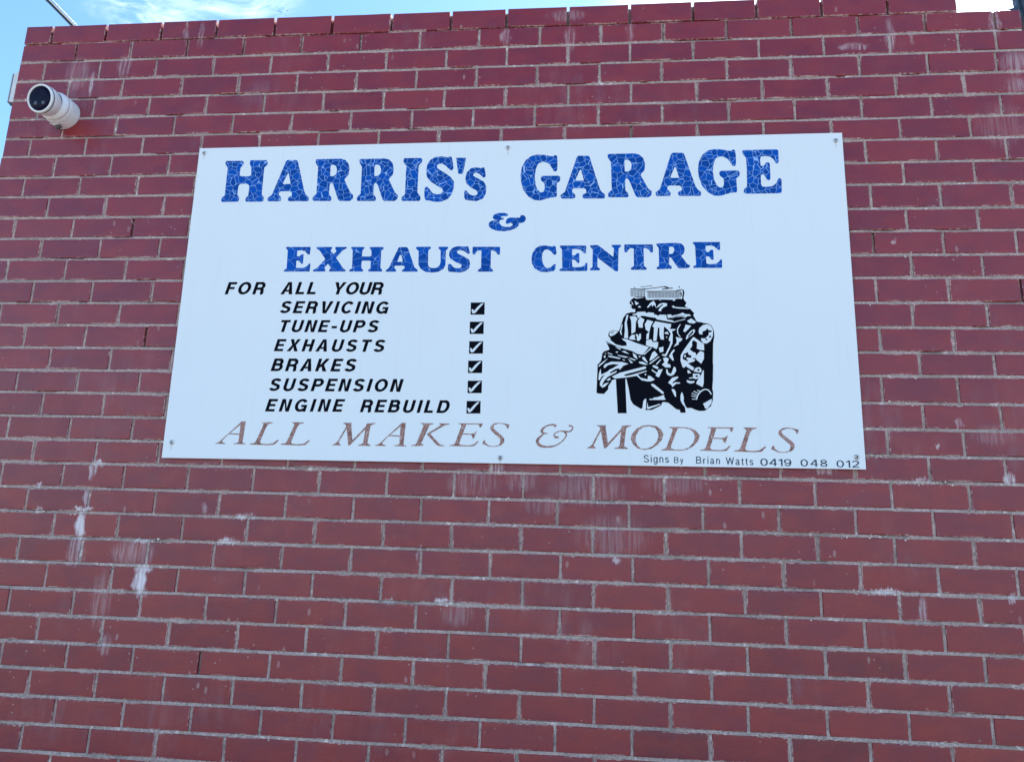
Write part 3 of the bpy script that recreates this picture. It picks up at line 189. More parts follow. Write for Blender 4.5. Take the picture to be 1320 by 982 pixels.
def stain_mask(t, pos, streak, blot):
    sp = t.node('ShaderNodeSeparateXYZ', {0: pos})
    acc = None
    # edges wander: warp the position a little
    wx = t.math('MULTIPLY_ADD', t.math('SUBTRACT', blot, .5), .05, sp.outputs[0])
    wz = t.math('MULTIPLY_ADD', t.math('SUBTRACT', streak, .5), .05, sp.outputs[2])
    for (x, z, rx, rz, s, kk) in STAINS:
        a = t.math('MULTIPLY', t.math('SUBTRACT', wx, x), 1/rx); b = t.math('MULTIPLY', t.math('SUBTRACT', wz, TOP + z), 1/rz)
        d = t.math('ADD', t.math('MULTIPLY', a, a), t.math('MULTIPLY', b, b))
        v = t.math('MULTIPLY', t.step(d, .15, 1.3, 1, 0), s)
        if kk == 1: v = t.math('MULTIPLY', v, t.step(streak, .40, .60, .12, 1))
        if kk == 0: v = t.math('MULTIPLY', v, t.step(blot, .42, .56, .2, .9))
        if kk == 2: v = t.math('MULTIPLY', v, t.step(streak, .30, .50, .45, 1))
        acc = v if acc is None else t.math('MAXIMUM', acc, v)
    return acc

def make_brick_mat():
    m, t, b = mat_new('red_brick')
    g = t.node('ShaderNodeNewGeometry'); pos = g.outputs['Position']
    a1 = t.node('ShaderNodeAttribute', attribute_type='OBJECT', attribute_name='tint')
    a2 = t.node('ShaderNodeAttribute', attribute_type='GEOMETRY', attribute_name='tint')
    tint = t.math('ADD', a1.outputs['Fac'], a2.outputs['Fac'])
    off = t.node('ShaderNodeCombineXYZ', {0: t.math('MULTIPLY', tint, 37.0), 1: t.math('MULTIPLY', tint, 11.0), 2: t.math('MULTIPLY', tint, 53.0)})
    pv = t.node('ShaderNodeVectorMath', {0: pos, 1: off.outputs[0]}, operation='ADD').outputs[0]
    cr = t.node('ShaderNodeValToRGB', {0: tint}); e = cr.color_ramp
    e.elements[0].position = 0; e.elements[0].color = (0.168, 0.0143, 0.0288, 1)
    e.elements[1].position = 1; e.elements[1].color = (0.370, 0.0470, 0.0378, 1)
    for p_, c_ in ((.12, (0.224, 0.0168, 0.0306, 1)), (.5, (0.258, 0.0202, 0.0324, 1)), (.85, (0.288, 0.0260, 0.0342, 1))):
        q = e.elements.new(p_); q.color = c_
    mott = t.noise(pv, 14, 4, .6); broad = t.noise(t.scale(pv, (9, 9, 16)), 1, 3, .55)
    fine = t.noise(pos, 260, 3, .6)
    drag = t.noise(t.scale(pv, (18, 18, 420)), 1, 2, .5)
    col = t.mix(t.step(mott, .40, .72, 0, .28), cr.outputs[0], (0.241, 0.0319, 0.0486, 1))
    col = t.mix(t.step(fine, .30, .70, .18, 0), col, (.11, .018, .02, 1))
    # pale bloom of washed-down lime, in broad soft patches
    col = t.mix(t.step(broad, .42, .70, 0, .38), col, (0.344, 0.0286, 0.0252, 1))
    col = t.mix(t.step(broad, .52, .30, 0, .38), col, (0.181, 0.0185, 0.0432, 1))
    bloom = t.math('MULTIPLY', t.step(t.noise(pos, 2.6, 5, .6), .52, .72), t.step(t.noise(t.scale(pos, (26, 26, 5)), 1, 4, .6), .35, .7))
    col = t.mix(t.math('MULTIPLY', bloom, .16), col, (.46, .36, .39, 1))
    # chips and spatter
    vo = t.node('ShaderNodeTexVoronoi', {'Vector': pos, 'Scale': 62.0, 'Randomness': 1.0}, feature='F1')
    sz = t.node('ShaderNodeSeparateColor', {0: vo.outputs['Color']})
    keep = t.step(sz.outputs[0], .925, .93)
    dense = t.step(t.noise(pos, 2.1, 2, .5), .46, .62)
    spot = t.math('MULTIPLY', t.math('MULTIPLY', t.step(vo.outputs['Distance'], .16, .24, 1, 0), keep), dense)
    col = t.mix(t.math('MULTIPLY', spot, t.step(fine, .3, .7, .2, .9)), col, (.50, .30, .29, 1))
    vo2 = t.node('ShaderNodeTexVoronoi', {'Vector': t.scale(pos, (1, 1, .45)), 'Scale': 34.0, 'Randomness': 1.0}, feature='F1')
    s2 = t.node('ShaderNodeSeparateColor', {0: vo2.outputs['Color']})
    spot2 = t.math('MULTIPLY', t.math('MULTIPLY', t.step(t.math('ADD', vo2.outputs['Distance'], t.math('MULTIPLY', t.noise(pos, 190, 2), .25)), .24, .34, 1, 0), t.step(s2.outputs[1], .972, .976)), dense)
    col = t.mix(t.math('MULTIPLY', spot2, .6), col, (.46, .25, .24, 1))
    eg = t.node('ShaderNodeAttribute', attribute_type='GEOMETRY', attribute_name='edge').outputs['Fac']
    rag = t.noise(pos, 75, 4, .7); wide = t.noise(pos, 6.5, 3, .6)
    smear = t.step(t.math('ADD', eg, t.math('ADD', t.math('MULTIPLY', t.math('SUBTRACT', rag, .5), 1.3), t.math('MULTIPLY', t.math('SUBTRACT', wide, .5), 1.3))), .93, 1.22)
    col = t.mix(t.math('MULTIPLY', smear, .75), col, (.66, .46, .40, 1))
    dark = t.step(t.math('ADD', eg, t.math('MULTIPLY', t.math('SUBTRACT', t.noise(pos, 40, 3), .5), .8)), 1.0, 1.2)
    col = t.mix(t.math('MULTIPLY', dark, .35), col, (.10, .05, .05, 1))
    streak = t.noise(t.scale(pos, (95, 95, 7)), 1, 4, .65)
    st = stain_mask(t, pos, streak, t.noise(pos, 22, 4, .6))
    col = t.mix(st, col, (.84, .72, .72, 1))
    t.set(b.inputs['Base Color'], col)
    t.set(b.inputs['Roughness'], t.math('ADD', t.step(mott, .3, .7, .26, .38), t.math('MULTIPLY', st, .3)))
    b.inputs['Specular IOR Level'].default_value = .54
    h = t.math('ADD', t.math('MULTIPLY', drag, .5), t.math('MULTIPLY', fine, .6))
    h = t.math('ADD', h, t.math('MULTIPLY', t.noise(pv, 9, 3), 2.2))
    h = t.math('SUBTRACT', h, t.math('MULTIPLY', spot, .8))
    t.set(b.inputs['Normal'], t.bump(h, .55, .0011))
    return m
M_BRICK = make_brick_mat()

def make_mortar_mat():
    m, t, b = mat_new('grey_mortar')
    g = t.node('ShaderNodeNewGeometry'); pos = g.outputs['Position']
    n1 = t.noise(pos, 9, 4, .6); n2 = t.noise(pos, 140, 4, .7)
    col = t.mix(t.step(n2, .3, .7), (.38, .26, .24, 1), (.70, .51, .45, 1))
    col = t.mix(t.step(n1, .45, .70, 0, .45), col, (.30, .20, .17, 1))
    col = t.mix(t.step(t.noise(pos, 75, 3, .7), .55, .66, 0, .55), col, (.16, .12, .11, 1))
    col = t.mix(t.step(t.noise(pos, 3.3, 3, .6), .52, .66, 0, .4), col, (.26, .19, .16, 1))
    col = t.mix(t.step(t.noise(pos, 30, 3, .6), .60, .70, 0, .8), col, (.93, .76, .68, 1))
    st = stain_mask(t, pos, t.noise(t.scale(pos, (95, 95, 7)), 1, 3, .6), t.noise(pos, 22, 4, .6))
    col = t.mix(st, col, (.90, .80, .78, 1))
    t.set(b.inputs['Base Color'], col)
    b.inputs['Roughness'].default_value = .92; b.inputs['Specular IOR Level'].default_value = .2
    t.set(b.inputs['Normal'], t.bump(t.math('ADD', n2, t.noise(pos, 420, 2, .6)), .8, .003))
    return m
M_MORTAR = make_mortar_mat()

def make_sign_mat():
    m, t, b = mat_new('sign_white')
    g = t.node('ShaderNodeNewGeometry'); pos = g.outputs['Position']
    n = t.noise(pos, 1.6, 3, .5); n2 = t.noise(t.scale(pos, (30, 30, 3)), 1, 4, .6)
    col = t.mix(t.step(n, .35, .7, 0, .5), (.87, .86, .85, 1), (.84, .835, .835, 1))
    col = t.mix(t.step(n2, .55, .8, 0, .05), col, (.55, .50, .44, 1))
    col = t.mix(t.step(t.noise(t.scale(pos, (42, 42, 2.2)), 1, 5, .65), .56, .78, 0, .10), col, (.50, .46, .42, 1))
    vo = t.node('ShaderNodeTexVoronoi', {'Vector': pos, 'Scale': 26.0}, feature='F1')
    s = t.node('ShaderNodeSeparateColor', {0: vo.outputs['Color']})
    sp = t.math('MULTIPLY', t.step(vo.outputs['Distance'], .03, .06, 1, 0), t.step(s.outputs[0], .96, .965))
    col = t.mix(t.math('MULTIPLY', sp, .55), col, (.30, .28, .27, 1))
    # rust and dirt under and over the fixings
    spx = t.node('ShaderNodeSeparateXYZ', {0: pos})
    acc = None
    for (x, z) in SCREW_W:
        a = t.math('MULTIPLY', t.math('SUBTRACT', spx.outputs[0], x), 1/.006)
        bz = t.math('MULTIPLY', t.math('SUBTRACT', spx.outputs[2], z - .012), 1/.022)
        v = t.step(t.math('ADD', t.math('MULTIPLY', a, a), t.math('MULTIPLY', bz, bz)), 0, 1.2, .22, 0)
        acc = v if acc is None else t.math('MAXIMUM', acc, v)
    col = t.mix(acc, col, (.34, .25, .18, 1))
    t.set(b.inputs['Base Color'], col)
    b.inputs['Roughness'].default_value = .38; b.inputs['Specular IOR Level'].default_value = .4
    t.set(b.inputs['Normal'], t.bump(t.noise(pos, 2.2, 2), .25, .01))
    return m

def crackle(name, base, line, scale, width, rough=.35):
    m, t, b = mat_new(name)
    g = t.node('ShaderNodeNewGeometry')
    pos = g.outputs['Position']
    wn = t.node('ShaderNodeTexNoise', {'Vector': pos, 'Scale': 45.0, 'Detail': 1.0})
    pw = t.node('ShaderNodeVectorMath', {0: wn.outputs['Color'], 1: (.004, .004, .004)}, operation='MULTIPLY')
    p2 = t.node('ShaderNodeVectorMath', {0: pos, 1: pw.outputs[0]}, operation='ADD').outputs[0]
    flat = t.scale(p2, (1, 0, 1))
    vo = t.node('ShaderNodeTexVoronoi', {'Vector': flat, 'Scale': scale, 'Randomness': .9}, feature='DISTANCE_TO_EDGE', voronoi_dimensions='3D')
    f = t.step(vo.outputs['Distance'], width*.5, width*1.5, 1, 0)
    vc = t.node('ShaderNodeTexVoronoi', {'Vector': flat, 'Scale': scale, 'Randomness': .9}, feature='F1', voronoi_dimensions='3D')
    sc = t.node('ShaderNodeSeparateColor', {0: vc.outputs['Color']})
    hs = t.node('ShaderNodeHueSaturation', {'Color': (*base, 1), 'Value': t.step(sc.outputs[0], 0, 1, .82, 1.2)})
    t.set(b.inputs['Base Color'], t.mix(f, hs.outputs[0], (*line, 1)))
    b.inputs['Roughness'].default_value = rough; b.inputs['Specular IOR Level'].default_value = .12
    return m
M_BLUE = crackle('blue_vinyl', (.002, .075, .37), (.34, .52, .84), 42, .019)
M_BLUE2 = crackle('blue_vinyl_coarse', (.002, .075, .37), (.26, .44, .80), 33, .013)
M_BROWN = crackle('brown_vinyl', (.34, .165, .135), (.66, .52, .48), 62, .020)
M_BLACK = simple('black_vinyl', (.003, .003, .008), .5, var=.1, spec=.05)
M_PRINTW = simple('white_vinyl', (.80, .80, .80), .4, var=.02)
M_SLATE = simple('slate_vinyl', (.03, .06, .10), .5, var=.1, spec=.1)
M_STEEL = simple('weathered_steel', (.66, .64, .62), .38, .9, .2, 400)
M_DARKHOLE = simple('dark_socket', (.006, .006, .006), .7, spec=.1)
M_CAMW = simple('cream_plastic', (.82, .78, .76), .35, var=.05, nscale=30)
M_CAMG = simple('grey_seal', (.10, .10, .11), .5)
M_BOXW = simple('white_box_paint', (.72, .71, .70), .45, var=.06)
M_ALU = simple('aluminium_tube', (.62, .62, .62), .3, .9, .1, 90)
M_CABLE = simple('black_cable', (.02, .02, .022), .5)
M_GUTTER = simple('blue_grey_gutter', (.035, .050, .080), .45, .0, .2, 30)
M_LEAF = simple('dry_leaf', (.06, .075, .04), .7, var=.3)
M_ROOF = simple('roof_sheet', (.42, .43, .44), .45, .6, .1, 8)
M_BIRD = simple('dark_feathers', (.03, .03, .035), .8, var=.2)
def glass_black():
    m, t, b = mat_new('tinted_dome')
    b.inputs['Base Color'].default_value = (.004, .002, .018, 1)
    b.inputs['Roughness'].default_value = .10
    b.inputs['Specular IOR Level'].default_value = .08
    return m
M_GLASS = glass_black()
def make_ground():
    m, t, b = mat_new('concrete_ground')
    g = t.node('ShaderNodeNewGeometry'); pos = g.outputs['Position']
    n = t.noise(pos, .8, 6, .6); n2 = t.noise(pos, 60, 4, .7)
    col = t.mix(n, (.26, .225, .185, 1), (.34, .29, .24, 1))
    col = t.mix(t.step(n2, .35, .75, 0, .4), col, (.20, .195, .185, 1))
    t.set(b.inputs['Base Color'], col); b.inputs['Roughness'].default_value = .9
    t.set(b.inputs['Normal'], t.bump(n2, .4, .004))
    return m

# ------------------------------------------------------------------ ground
bm = bmesh.new(); add_box(bm, -400, 400, -400, 400, -.3, 0)
g_ = obj('ground', bm, make_ground()); g_['kind'] = 'structure'

# ------------------------------------------------------------------ brick wall
CH = .0875; MOD = .24; XL = -.119; XR = 6.0; STEP_X = 3.605; GUT_X = 3.822
PERPS = {0: [-0.0, 0.24, 0.484, 0.722, 0.969, 1.209, 1.454, 1.695, 1.918, 2.16, 2.399, 2.64, 2.878, 3.119, 3.359], 1: [0.121, 0.364, 0.606, 0.848, 1.09, 1.334, 1.575, 1.812, 2.051, 2.288, 2.526, 2.764, 3.004, 3.246, 3.486, 3.731], 2: [-0.006, 0.238, 0.482, 0.729, 0.969, 1.207, 1.444, 1.685, 1.924, 2.162, 2.4, 2.637, 2.881, 3.118, 3.355, 3.596, 3.728], 3: [0.116, 0.35, 0.606, 0.846, 1.087, 1.329, 1.57, 1.809, 2.045, 2.284, 2.518, 2.76, 2.995, 3.24, 3.481, 3.719], 4: [0.241, 0.478, 0.72, 0.96, 1.202, 1.445, 1.686, 1.925, 2.166, 2.403, 2.647, 2.886, 3.122, 3.362, 3.599], 5: [0.352, 0.597, 0.84, 1.082, 1.321, 1.563, 1.803, 2.039, 2.281, 2.518, 2.762, 3.0, 3.237, 3.48, 3.718], 6: [-0.006, 0.234, 0.475, 0.722, 0.959, 1.197, 1.437, 1.674, 1.914, 2.155, 2.403, 2.646, 2.885, 3.124, 3.364, 3.605], 7: [0.117, 0.356, 0.599, 3.239, 3.483, 3.719], 8: [-0.001, 0.239, 0.48, 3.363, 3.602], 9: [0.119, 0.361, 0.601, 3.244, 3.48, 3.716], 10: [-0.006, 0.239, 0.487, 3.359, 3.597], 11: [0.122, 0.366, 0.609, 3.241, 3.474, 3.713], 12: [-0.004, 0.238, 0.484, 3.362, 3.594], 13: [0.119, 0.361, 0.605, 3.238, 3.475, 3.71], 14: [0.24, 0.485, 3.351, 3.592], 15: [0.119, 0.364, 0.605, 3.238, 3.475], 16: [0.237, 0.477, 3.359, 3.597], 17: [0.121, 0.363, 0.605, 3.232, 3.474], 18: [0.238, 0.479, 3.356, 3.599], 19: [0.119, 0.362, 0.605, 3.236, 3.476], 20: [0.237, 0.478, 0.718, 1.2, 1.443, 1.684, 1.923, 2.16, 2.394, 2.642, 2.888, 3.126, 3.36, 3.595], 21: [0.126, 0.364, 0.598, 0.839, 1.08, 1.32, 1.562, 1.797, 2.036, 2.273, 2.509, 2.754, 2.996, 3.236, 3.477], 22: [0.241, 0.479, 0.728, 0.965, 1.207, 1.449, 1.687, 1.921, 2.153, 2.392, 2.633, 2.877, 3.118, 3.358, 3.598], 23: [0.359, 0.603, 0.842, 1.077, 1.32, 1.561, 1.797, 2.033, 2.272, 2.512, 2.754, 2.995, 3.233, 3.473], 24: [0.24, 0.479, 0.725, 0.967, 1.211, 1.455, 1.696, 1.932, 2.167, 2.404, 2.647, 2.883, 3.121, 3.358, 3.594], 25: [0.362, 0.605, 0.847, 1.089, 1.327, 1.566, 1.807, 2.043, 2.276, 2.517, 2.76, 2.995, 3.235, 3.474], 26: [0.24, 0.478, 0.724, 0.961, 1.209, 1.45, 1.69, 1.93, 2.167, 2.406, 2.647, 2.884, 3.123, 3.361], 27: [0.363, 0.599, 0.839, 1.083, 1.322, 1.565, 1.804, 2.043, 2.282, 2.521, 2.761, 2.999, 3.237, 3.472], 28: [0.245, 0.485, 0.723, 0.961, 1.204, 1.45, 1.692, 1.93, 2.17, 2.408, 2.648, 2.885, 3.122, 3.36], 29: [0.363, 0.604, 0.846, 1.086, 1.323, 1.567, 1.804, 2.043, 2.281, 2.52, 2.757, 2.995, 3.235, 3.476], 30: [0.472, 0.714, 0.953, 1.193, 1.437, 1.677, 1.919, 2.159, 2.399, 2.64, 2.879, 3.117, 3.354], 31: [0.367, 0.607, 0.842, 1.078, 1.32, 1.561, 1.801, 2.04, 2.282], 32: [0.481, 0.721]}
JL = {1: (0.0001, -0.00029), 2: (-0.0002, 0.00017), 3: (0.001, 0.00152), 4: (0.0003, 0.00117), 5: (-0.0001, 0.0011), 6: (0.0008, 0.00122), 7: (0.0043, -0.00018), 8: (0.0008, 0.00064), 9: (0.0034, 0.00014), 10: (-0.0006, -0.00071), 11: (0.0007, 4e-05), 12: (0.0002, -0.00069), 13: (0.0011, 0.00083), 14: (-0.0011, 0.00014), 15: (-0.0015, -1e-05), 16: (-0.0028, 0.00013), 17: (0.0007, 0.00207), 18: (-0.0012, -0.0007), 19: (-0.002, -0.00026), 20: (-0.0021, -0.00113), 21: (0.0008, -0.00087), 22: (-0.0008, -0.0011), 23: (0.0005, -0.00127), 24: (0.0004, -0.00049), 25: (0.0001, -0.0008), 26: (0.0003, 0.00052), 27: (-0.0006, 0.00015), 28: (-0.0013, 0.00084), 29: (-0.0006, -0.00019), 30: (-0.0006, 0.00114), 31: (-0.0009, 0.0008), 32: (-0.0004, 0.0)}
NC = 42
def jz(v, x):
    a, b = JL.get(v, (0, 0))
    return TOP - v*CH + a + b*(max(min(x, 4.2), -.2) - 1.8)
def perps(c):
    known = PERPS.get(c, [])
    base = 0 if c % 2 == 0 else .12
    out = []; k = -1
    x = base
    while x < XR:
        near = [p for p in known if abs(p - x) < .05]
        out.append(near[0] if near else x + random.uniform(-.003, .003))
        x += MOD
    out = [p for p in out if p > XL + .05]
    for p in known:
        if all(abs(p - q) > .05 for q in out): out.append(p)
    return sorted(out)
wall = thing('brick_wall', 'red brick garage wall laid in running bond with pale mortar, carrying the white sign', 'wall')

def brick_mesh(seed, w=.230, h=.0765, d=.11):
    """front face in the y = 0 plane facing -y, softened arrises; 'edge' runs 1 -> 0 from the arris inwards"""
    r = random.Random(seed); bm = bmesh.new(); ed = bm.verts.layers.float.new('edge')
    hx, hz = w/2, h/2
    base = [(-hx, -hz), (r.uniform(-.02, .02), -hz), (hx, -hz), (hx, hz), (r.uniform(-.02, .02), hz), (-hx, hz)]
    def ring(y, ins, jit, e):
        vs = []
        for (x, z) in base:
            v = bm.verts.new((x*(1 - ins/hx) + r.uniform(-jit, jit), y, z*(1 - ins/hz) + r.uniform(-jit, jit))); v[ed] = e; vs.append(v)
        return vs
    g = ring(0, .011, .0, 0); f = ring(0.0003, .0016, .0008, 1); s = ring(.0024, 0, .0006, 1); k = ring(d, 0, 0, 1)
    for A, B in ((g, f), (f, s), (s, k)):
        for i in range(6):
            j = (i+1) % 6; bm.faces.new((A[i], B[i], B[j], A[j]))
    bm.faces.new(g)
    bmesh.ops.recalc_face_normals(bm, faces=bm.faces)
    me = bpy.data.meshes.new('brick'); bm.to_mesh(me); bm.free(); me.materials.append(M_BRICK)
    return me
BM = [brick_mesh(i) for i in range(8)]
BH = [brick_mesh(20+i, w=.110) for i in range(4)]

camP = M.translation
def px(P):
    q = Vector(P) - camP; z = q.dot(fwd)
    return (660 + 981.3*q.dot(right)/z, 491 + 981.3*q.dot(down)/z) if z > .05 else (-9e3, -9e3)
SC = Vector((1.9452, -0.014, -1.1998)); SCX, SCZ = SC.x, TOP + SC.z
def in_sign(x, z, m=0.0): return abs(x - SCX) < 1.21 - m and abs(z - SCZ) < .605 - m

cells = []      # every brick of the face: (course, x0, x1)
for c in range(NC):
    ps = perps(c); edges = [XL] + ps + [XR]
    for i in range(len(edges) - 1):
        x0, x1 = edges[i], edges[i+1]
        if c == 0 and x0 > STEP_X - .02: continue
        if c == 1 and x0 > 3.73: x1 = min(x1, GUT_X)
        if c == 1 and x0 >= GUT_X - .02: continue
        l = 0 if i == 0 else .005; rr = .005
        if c == 0 and x1 > STEP_X - .05: x1 = STEP_X; rr = 0
        if x1 == GUT_X: rr = 0
        cells.append((c, x0 + l, x1 - rr))
vis = []
rnd = random.Random(3)
for (c, x0, x1) in cells:
    zt, zb = jz(c, (x0+x1)/2) - .005, jz(c+1, (x0+x1)/2) + (.005 if c else .0005)
    n = 0
    for i in range(8):
        for j in range(4):
            x = x0 + (x1-x0)*(i+.5)/8; z = zb + (zt-zb)*(j+.5)/4
            u, v = px((x, 0, z))
            if 0 <= u <= 1320 and 0 <= v <= 982 and not in_sign(x, z): n += 1
    ua, va = px((x0, 0, zt)); ub, vb = px((x1, 0, zb))
    tint = rnd.random(); tint = .5 + (tint - .5)*(.7 if rnd.random() < .9 else .85)
    for (cc, xx, tt) in TINTS:
        if cc == c and x0 < xx < x1: tint = tt
    vis.append([abs((ub-ua)*(vb-va))*n/32, c, x0, x1, zt, zb, tint])
order = sorted(range(len(vis)), key=lambda i: -vis[i][0])
singles = set(i for i in order[:300] if vis[i][0] > 0)
SV, SF, SE, ST_ = [], [], [], []
def put_stuff(me, M4, tint):
    n0 = len(SV)
    for v in me.vertices: SV.append(M4 @ v.co)
    SE.extend(a.value for a in me.attributes['edge'].data)
    for p in me.polygons: SF.append([n0 + k for k in p.vertices]); ST_.append(tint)
for i, (a, c, x0, x1, zt, zb, tint) in enumerate(vis):
    W = x1 - x0; H = zt - zb
    half = W < .17
    me = rnd.choice(BH if half else BM)
    sx, sz = W/(.110 if half else .230), H/.0765*rnd.uniform(.99, 1.008) if c else H/.0765
    slope = math.atan(JL.get(c, (0, 0))[1])
    loc = ((x0+x1)/2, rnd.uniform(-.0014, .0014), (zt+zb)/2 + rnd.uniform(-.0006, .0006))
    rot = (rnd.uniform(-.008, .008), -slope + rnd.uniform(-.003, .003)*(1 if c else .3), rnd.uniform(-.005, .005))
    if i in singles:
        o = bpy.data.objects.new('brick', me); C.objects.link(o); o.parent = wall
        o.location = loc; o.rotation_euler = rot; o.scale = (sx, 1, sz); o['tint'] = tint
    else:
        import mathutils
        M4 = Matrix.Translation(loc) @ mathutils.Euler(rot).to_matrix().to_4x4() @ Matrix.Diagonal((sx, 1, sz, 1))
        put_stuff(me, M4, tint)
# bricks of the return wall on the left, round the corner (behind the face's edge)
RETLEN = 2.6
for c in range(NC):
    y = .115 if c % 2 == 0 else .002 + .115 + .005 - .12 + .115
    y = .115 if c % 2 else .0
    # the corner brick of even courses is a stretcher of the return wall
    if c % 2 == 0: y = .117
    else: y = .117
    first = True
    while y < RETLEN:
        L_ = .110 if (first and c % 2 == 0) else .230
        first = False
        M4 = Matrix.Translation((XL, y + L_/2, TOP - (c+.5)*CH)) @ Matrix.Rotation(-math.pi/2, 4, 'Z')
        put_stuff(BM[c % 8] if L_ > .2 else BH[c % 4], M4, rnd.uniform(.2, .8))
        y += L_ + .010
me = bpy.data.meshes.new('brick'); me.from_pydata(SV, [], SF); me.materials.append(M_BRICK)
me.attributes.new('tint', 'FLOAT', 'FACE').data.foreach_set('value', ST_)
me.attributes.new('edge', 'FLOAT', 'POINT').data.foreach_set('value', SE)
o = link('brick', me, wall); o['kind'] = 'stuff'

# mortar: a core behind the faces, then every joint tooled with its own uneven profile
bm = bmesh.new()
def core(x0, x1, z0, z1, y0=.014, y1=.215): add_box(bm, x0, x1, y0, y1, z0, z1)
core(XL + .012, XR, 0, TOP - 2*CH - .004)
core(XL + .012, GUT_X - .01, TOP - 2*CH - .004, TOP - CH - .004)
core(XL + .012, STEP_X - .012, TOP - CH - .004, TOP - .0008, .034, .21)
add_box(bm, XL + .012, XL + .10, .216, RETLEN - .01, 0, TOP - .005)
NZ = lambda x, y, z: noise.noise(Vector((x, y, z)))
def strip(pts_fn, n):
    """pts_fn(i) -> list of points across the joint; builds a quad strip"""
    prev = None
    for i in range(n + 1):
        cur = [bm.verts.new(p) for p in pts_fn(i / n)]
        if prev:
            for a in range(len(cur) - 1): bm.faces.new((prev[a], prev[a+1], cur[a+1], cur[a]))
        prev = cur
for v in range(1, NC):
    xe = XR if v > 2 else (GUT_X if v == 2 else STEP_X)
    if v == 1: xe = GUT_X if False else STEP_X
    dn = .010 if v == 1 else 0.0
    n = int((xe - XL) / .011)
    def f(t, v=v, xe=xe, dn=dn):
        x = XL + .001 + (xe - XL - .002)*t
        z = jz(v, x)
        if dn: dn_ = dn * (1 if NZ(x*3, 0, 9) > -.2 else .3)
        else: dn_ = 0
        k = NZ(x*7, v*3.1, 0)*.9 + NZ(x*31, v*5.7, 2)*.6
        m_ = NZ(x*24, v*2.3, 5); s_ = max(0, NZ(x*5, v*1.7, 8)) * 1.6
        hole = .006 if NZ(x*6, v*4.4, 12) > .34 and v > 1 else 0
        deep = .0030 + .002*k + dn_ + hole
        lip = .0012 + .0016*m_ + dn_ - .0022*s_*(m_ > -.1)
        return [(x, .013 + dn_, z + .0062), (x, deep, z + .0047), (x, (deep+lip)/2 - .0004, z - .0002 + .0008*m_), (x, lip, z - .0046 - .0016*s_), (x, lip + .002, z - .0062 - .0020*s_)]
    strip(f, n)
for (c, x0, x1) in cells:
    if x1 > XR - .02 or x1 in (STEP_X, GUT_X): continue
    xc = x1 + .005; zt, zb = jz(c, xc) - .004, jz(c+1, xc) + .004
    dn = .026 if c == 0 else (.007 if (c == 1 and NZ(xc*9, 3, 3) > -.05) else 0.0)
    for (cc, xx) in DEEP:
        if cc == c and abs(xx - xc) < .03: dn = .012
    def f(t, xc=xc, zt=zt, zb=zb, dn=dn, c=c):
        z = zt + (zb - zt)*t
        k = NZ(xc*11, z*20, c); m_ = NZ(xc*17, z*46, c + 3.3); s_ = max(0, NZ(xc*3, z*9, c*2.2))
        y = .0034 + .0018*k + dn - (.002*s_ if not dn else 0)
        dx = .0009*m_
        return [(xc - .0064, y + .007, z), (xc - .0050 - .0014*s_, y + .0012 + .001*m_, z), (xc + dx, y, z), (xc + .0050 + .0014*s_, y + .0010 - .001*m_, z), (xc + .0064, y + .007, z)]
    strip(f, 8)
for f in bm.faces: f.smooth = False
bmesh.ops.recalc_face_normals(bm, faces=bm.faces)
o = obj('mortar', bm, M_MORTAR, wall)

# crumbs of lime stuck on the lower lips of some joints
bm = bmesh.new()
rc = random.Random(12)
def crumb(x, z, r):
    i0 = len(bm.verts)
    bmesh.ops.create_icosphere(bm, subdivisions=1, radius=r, matrix=Matrix.Translation((x, -.0005, z)) @ Matrix.Diagonal((1.3, .6, .8, 1)))
    bm.verts.ensure_lookup_table()
    for vv in bm.verts[i0:]: vv.co += Vector((rc.uniform(-1, 1), rc.uniform(-.4, .4), rc.uniform(-1, 1)))*r*.5
for (x, zc, cnt, spread) in CRUMBS:
    for k in range(cnt):
        xx = x + rc.gauss(0, spread); vv = round((TOP - (TOP + zc)) / CH)
        crumb(xx, jz(vv, xx) + rc.uniform(-.010, .006), rc.uniform(.0010, .0036))
for k in range(420):
    v = rc.randint(8, 36); xx = rc.uniform(0, 4.0)
    if NZ(xx*1.3, v*.4, 4) > .0: crumb(xx, jz(v, xx) - .006 + rc.uniform(-.003, .003), rc.uniform(.001, .0026))
o = obj('mortar_crumbs', bm, simple('lime_crumbs', (.70, .55, .50), .9, var=.35), wall); o['kind'] = 'stuff'

# ------------------------------------------------------------------ roof behind the parapet
bm = bmesh.new()
zr = TOP - .32
n = 60; prev = None
for i in range(n*4 + 1):
    x = XL + .1 + (XR - XL - .1)*i/(n*4); z = zr + (.02 if i % 4 in (1, 2) else 0)
    cur = [bm.verts.new((x, .215, z)), bm.verts.new((x, RETLEN + 3, z - .1))]
    if prev: bm.faces.new((prev[0], cur[0], cur[1], prev[1]))
    prev = cur
r_ = bmesh.ops.solidify(bm, geom=bm.faces[:], thickness=.002)
o = obj('metal_roof', bm, M_ROOF); tag(o, 'ribbed metal roof sheet lying low behind the brick parapet', 'roof')

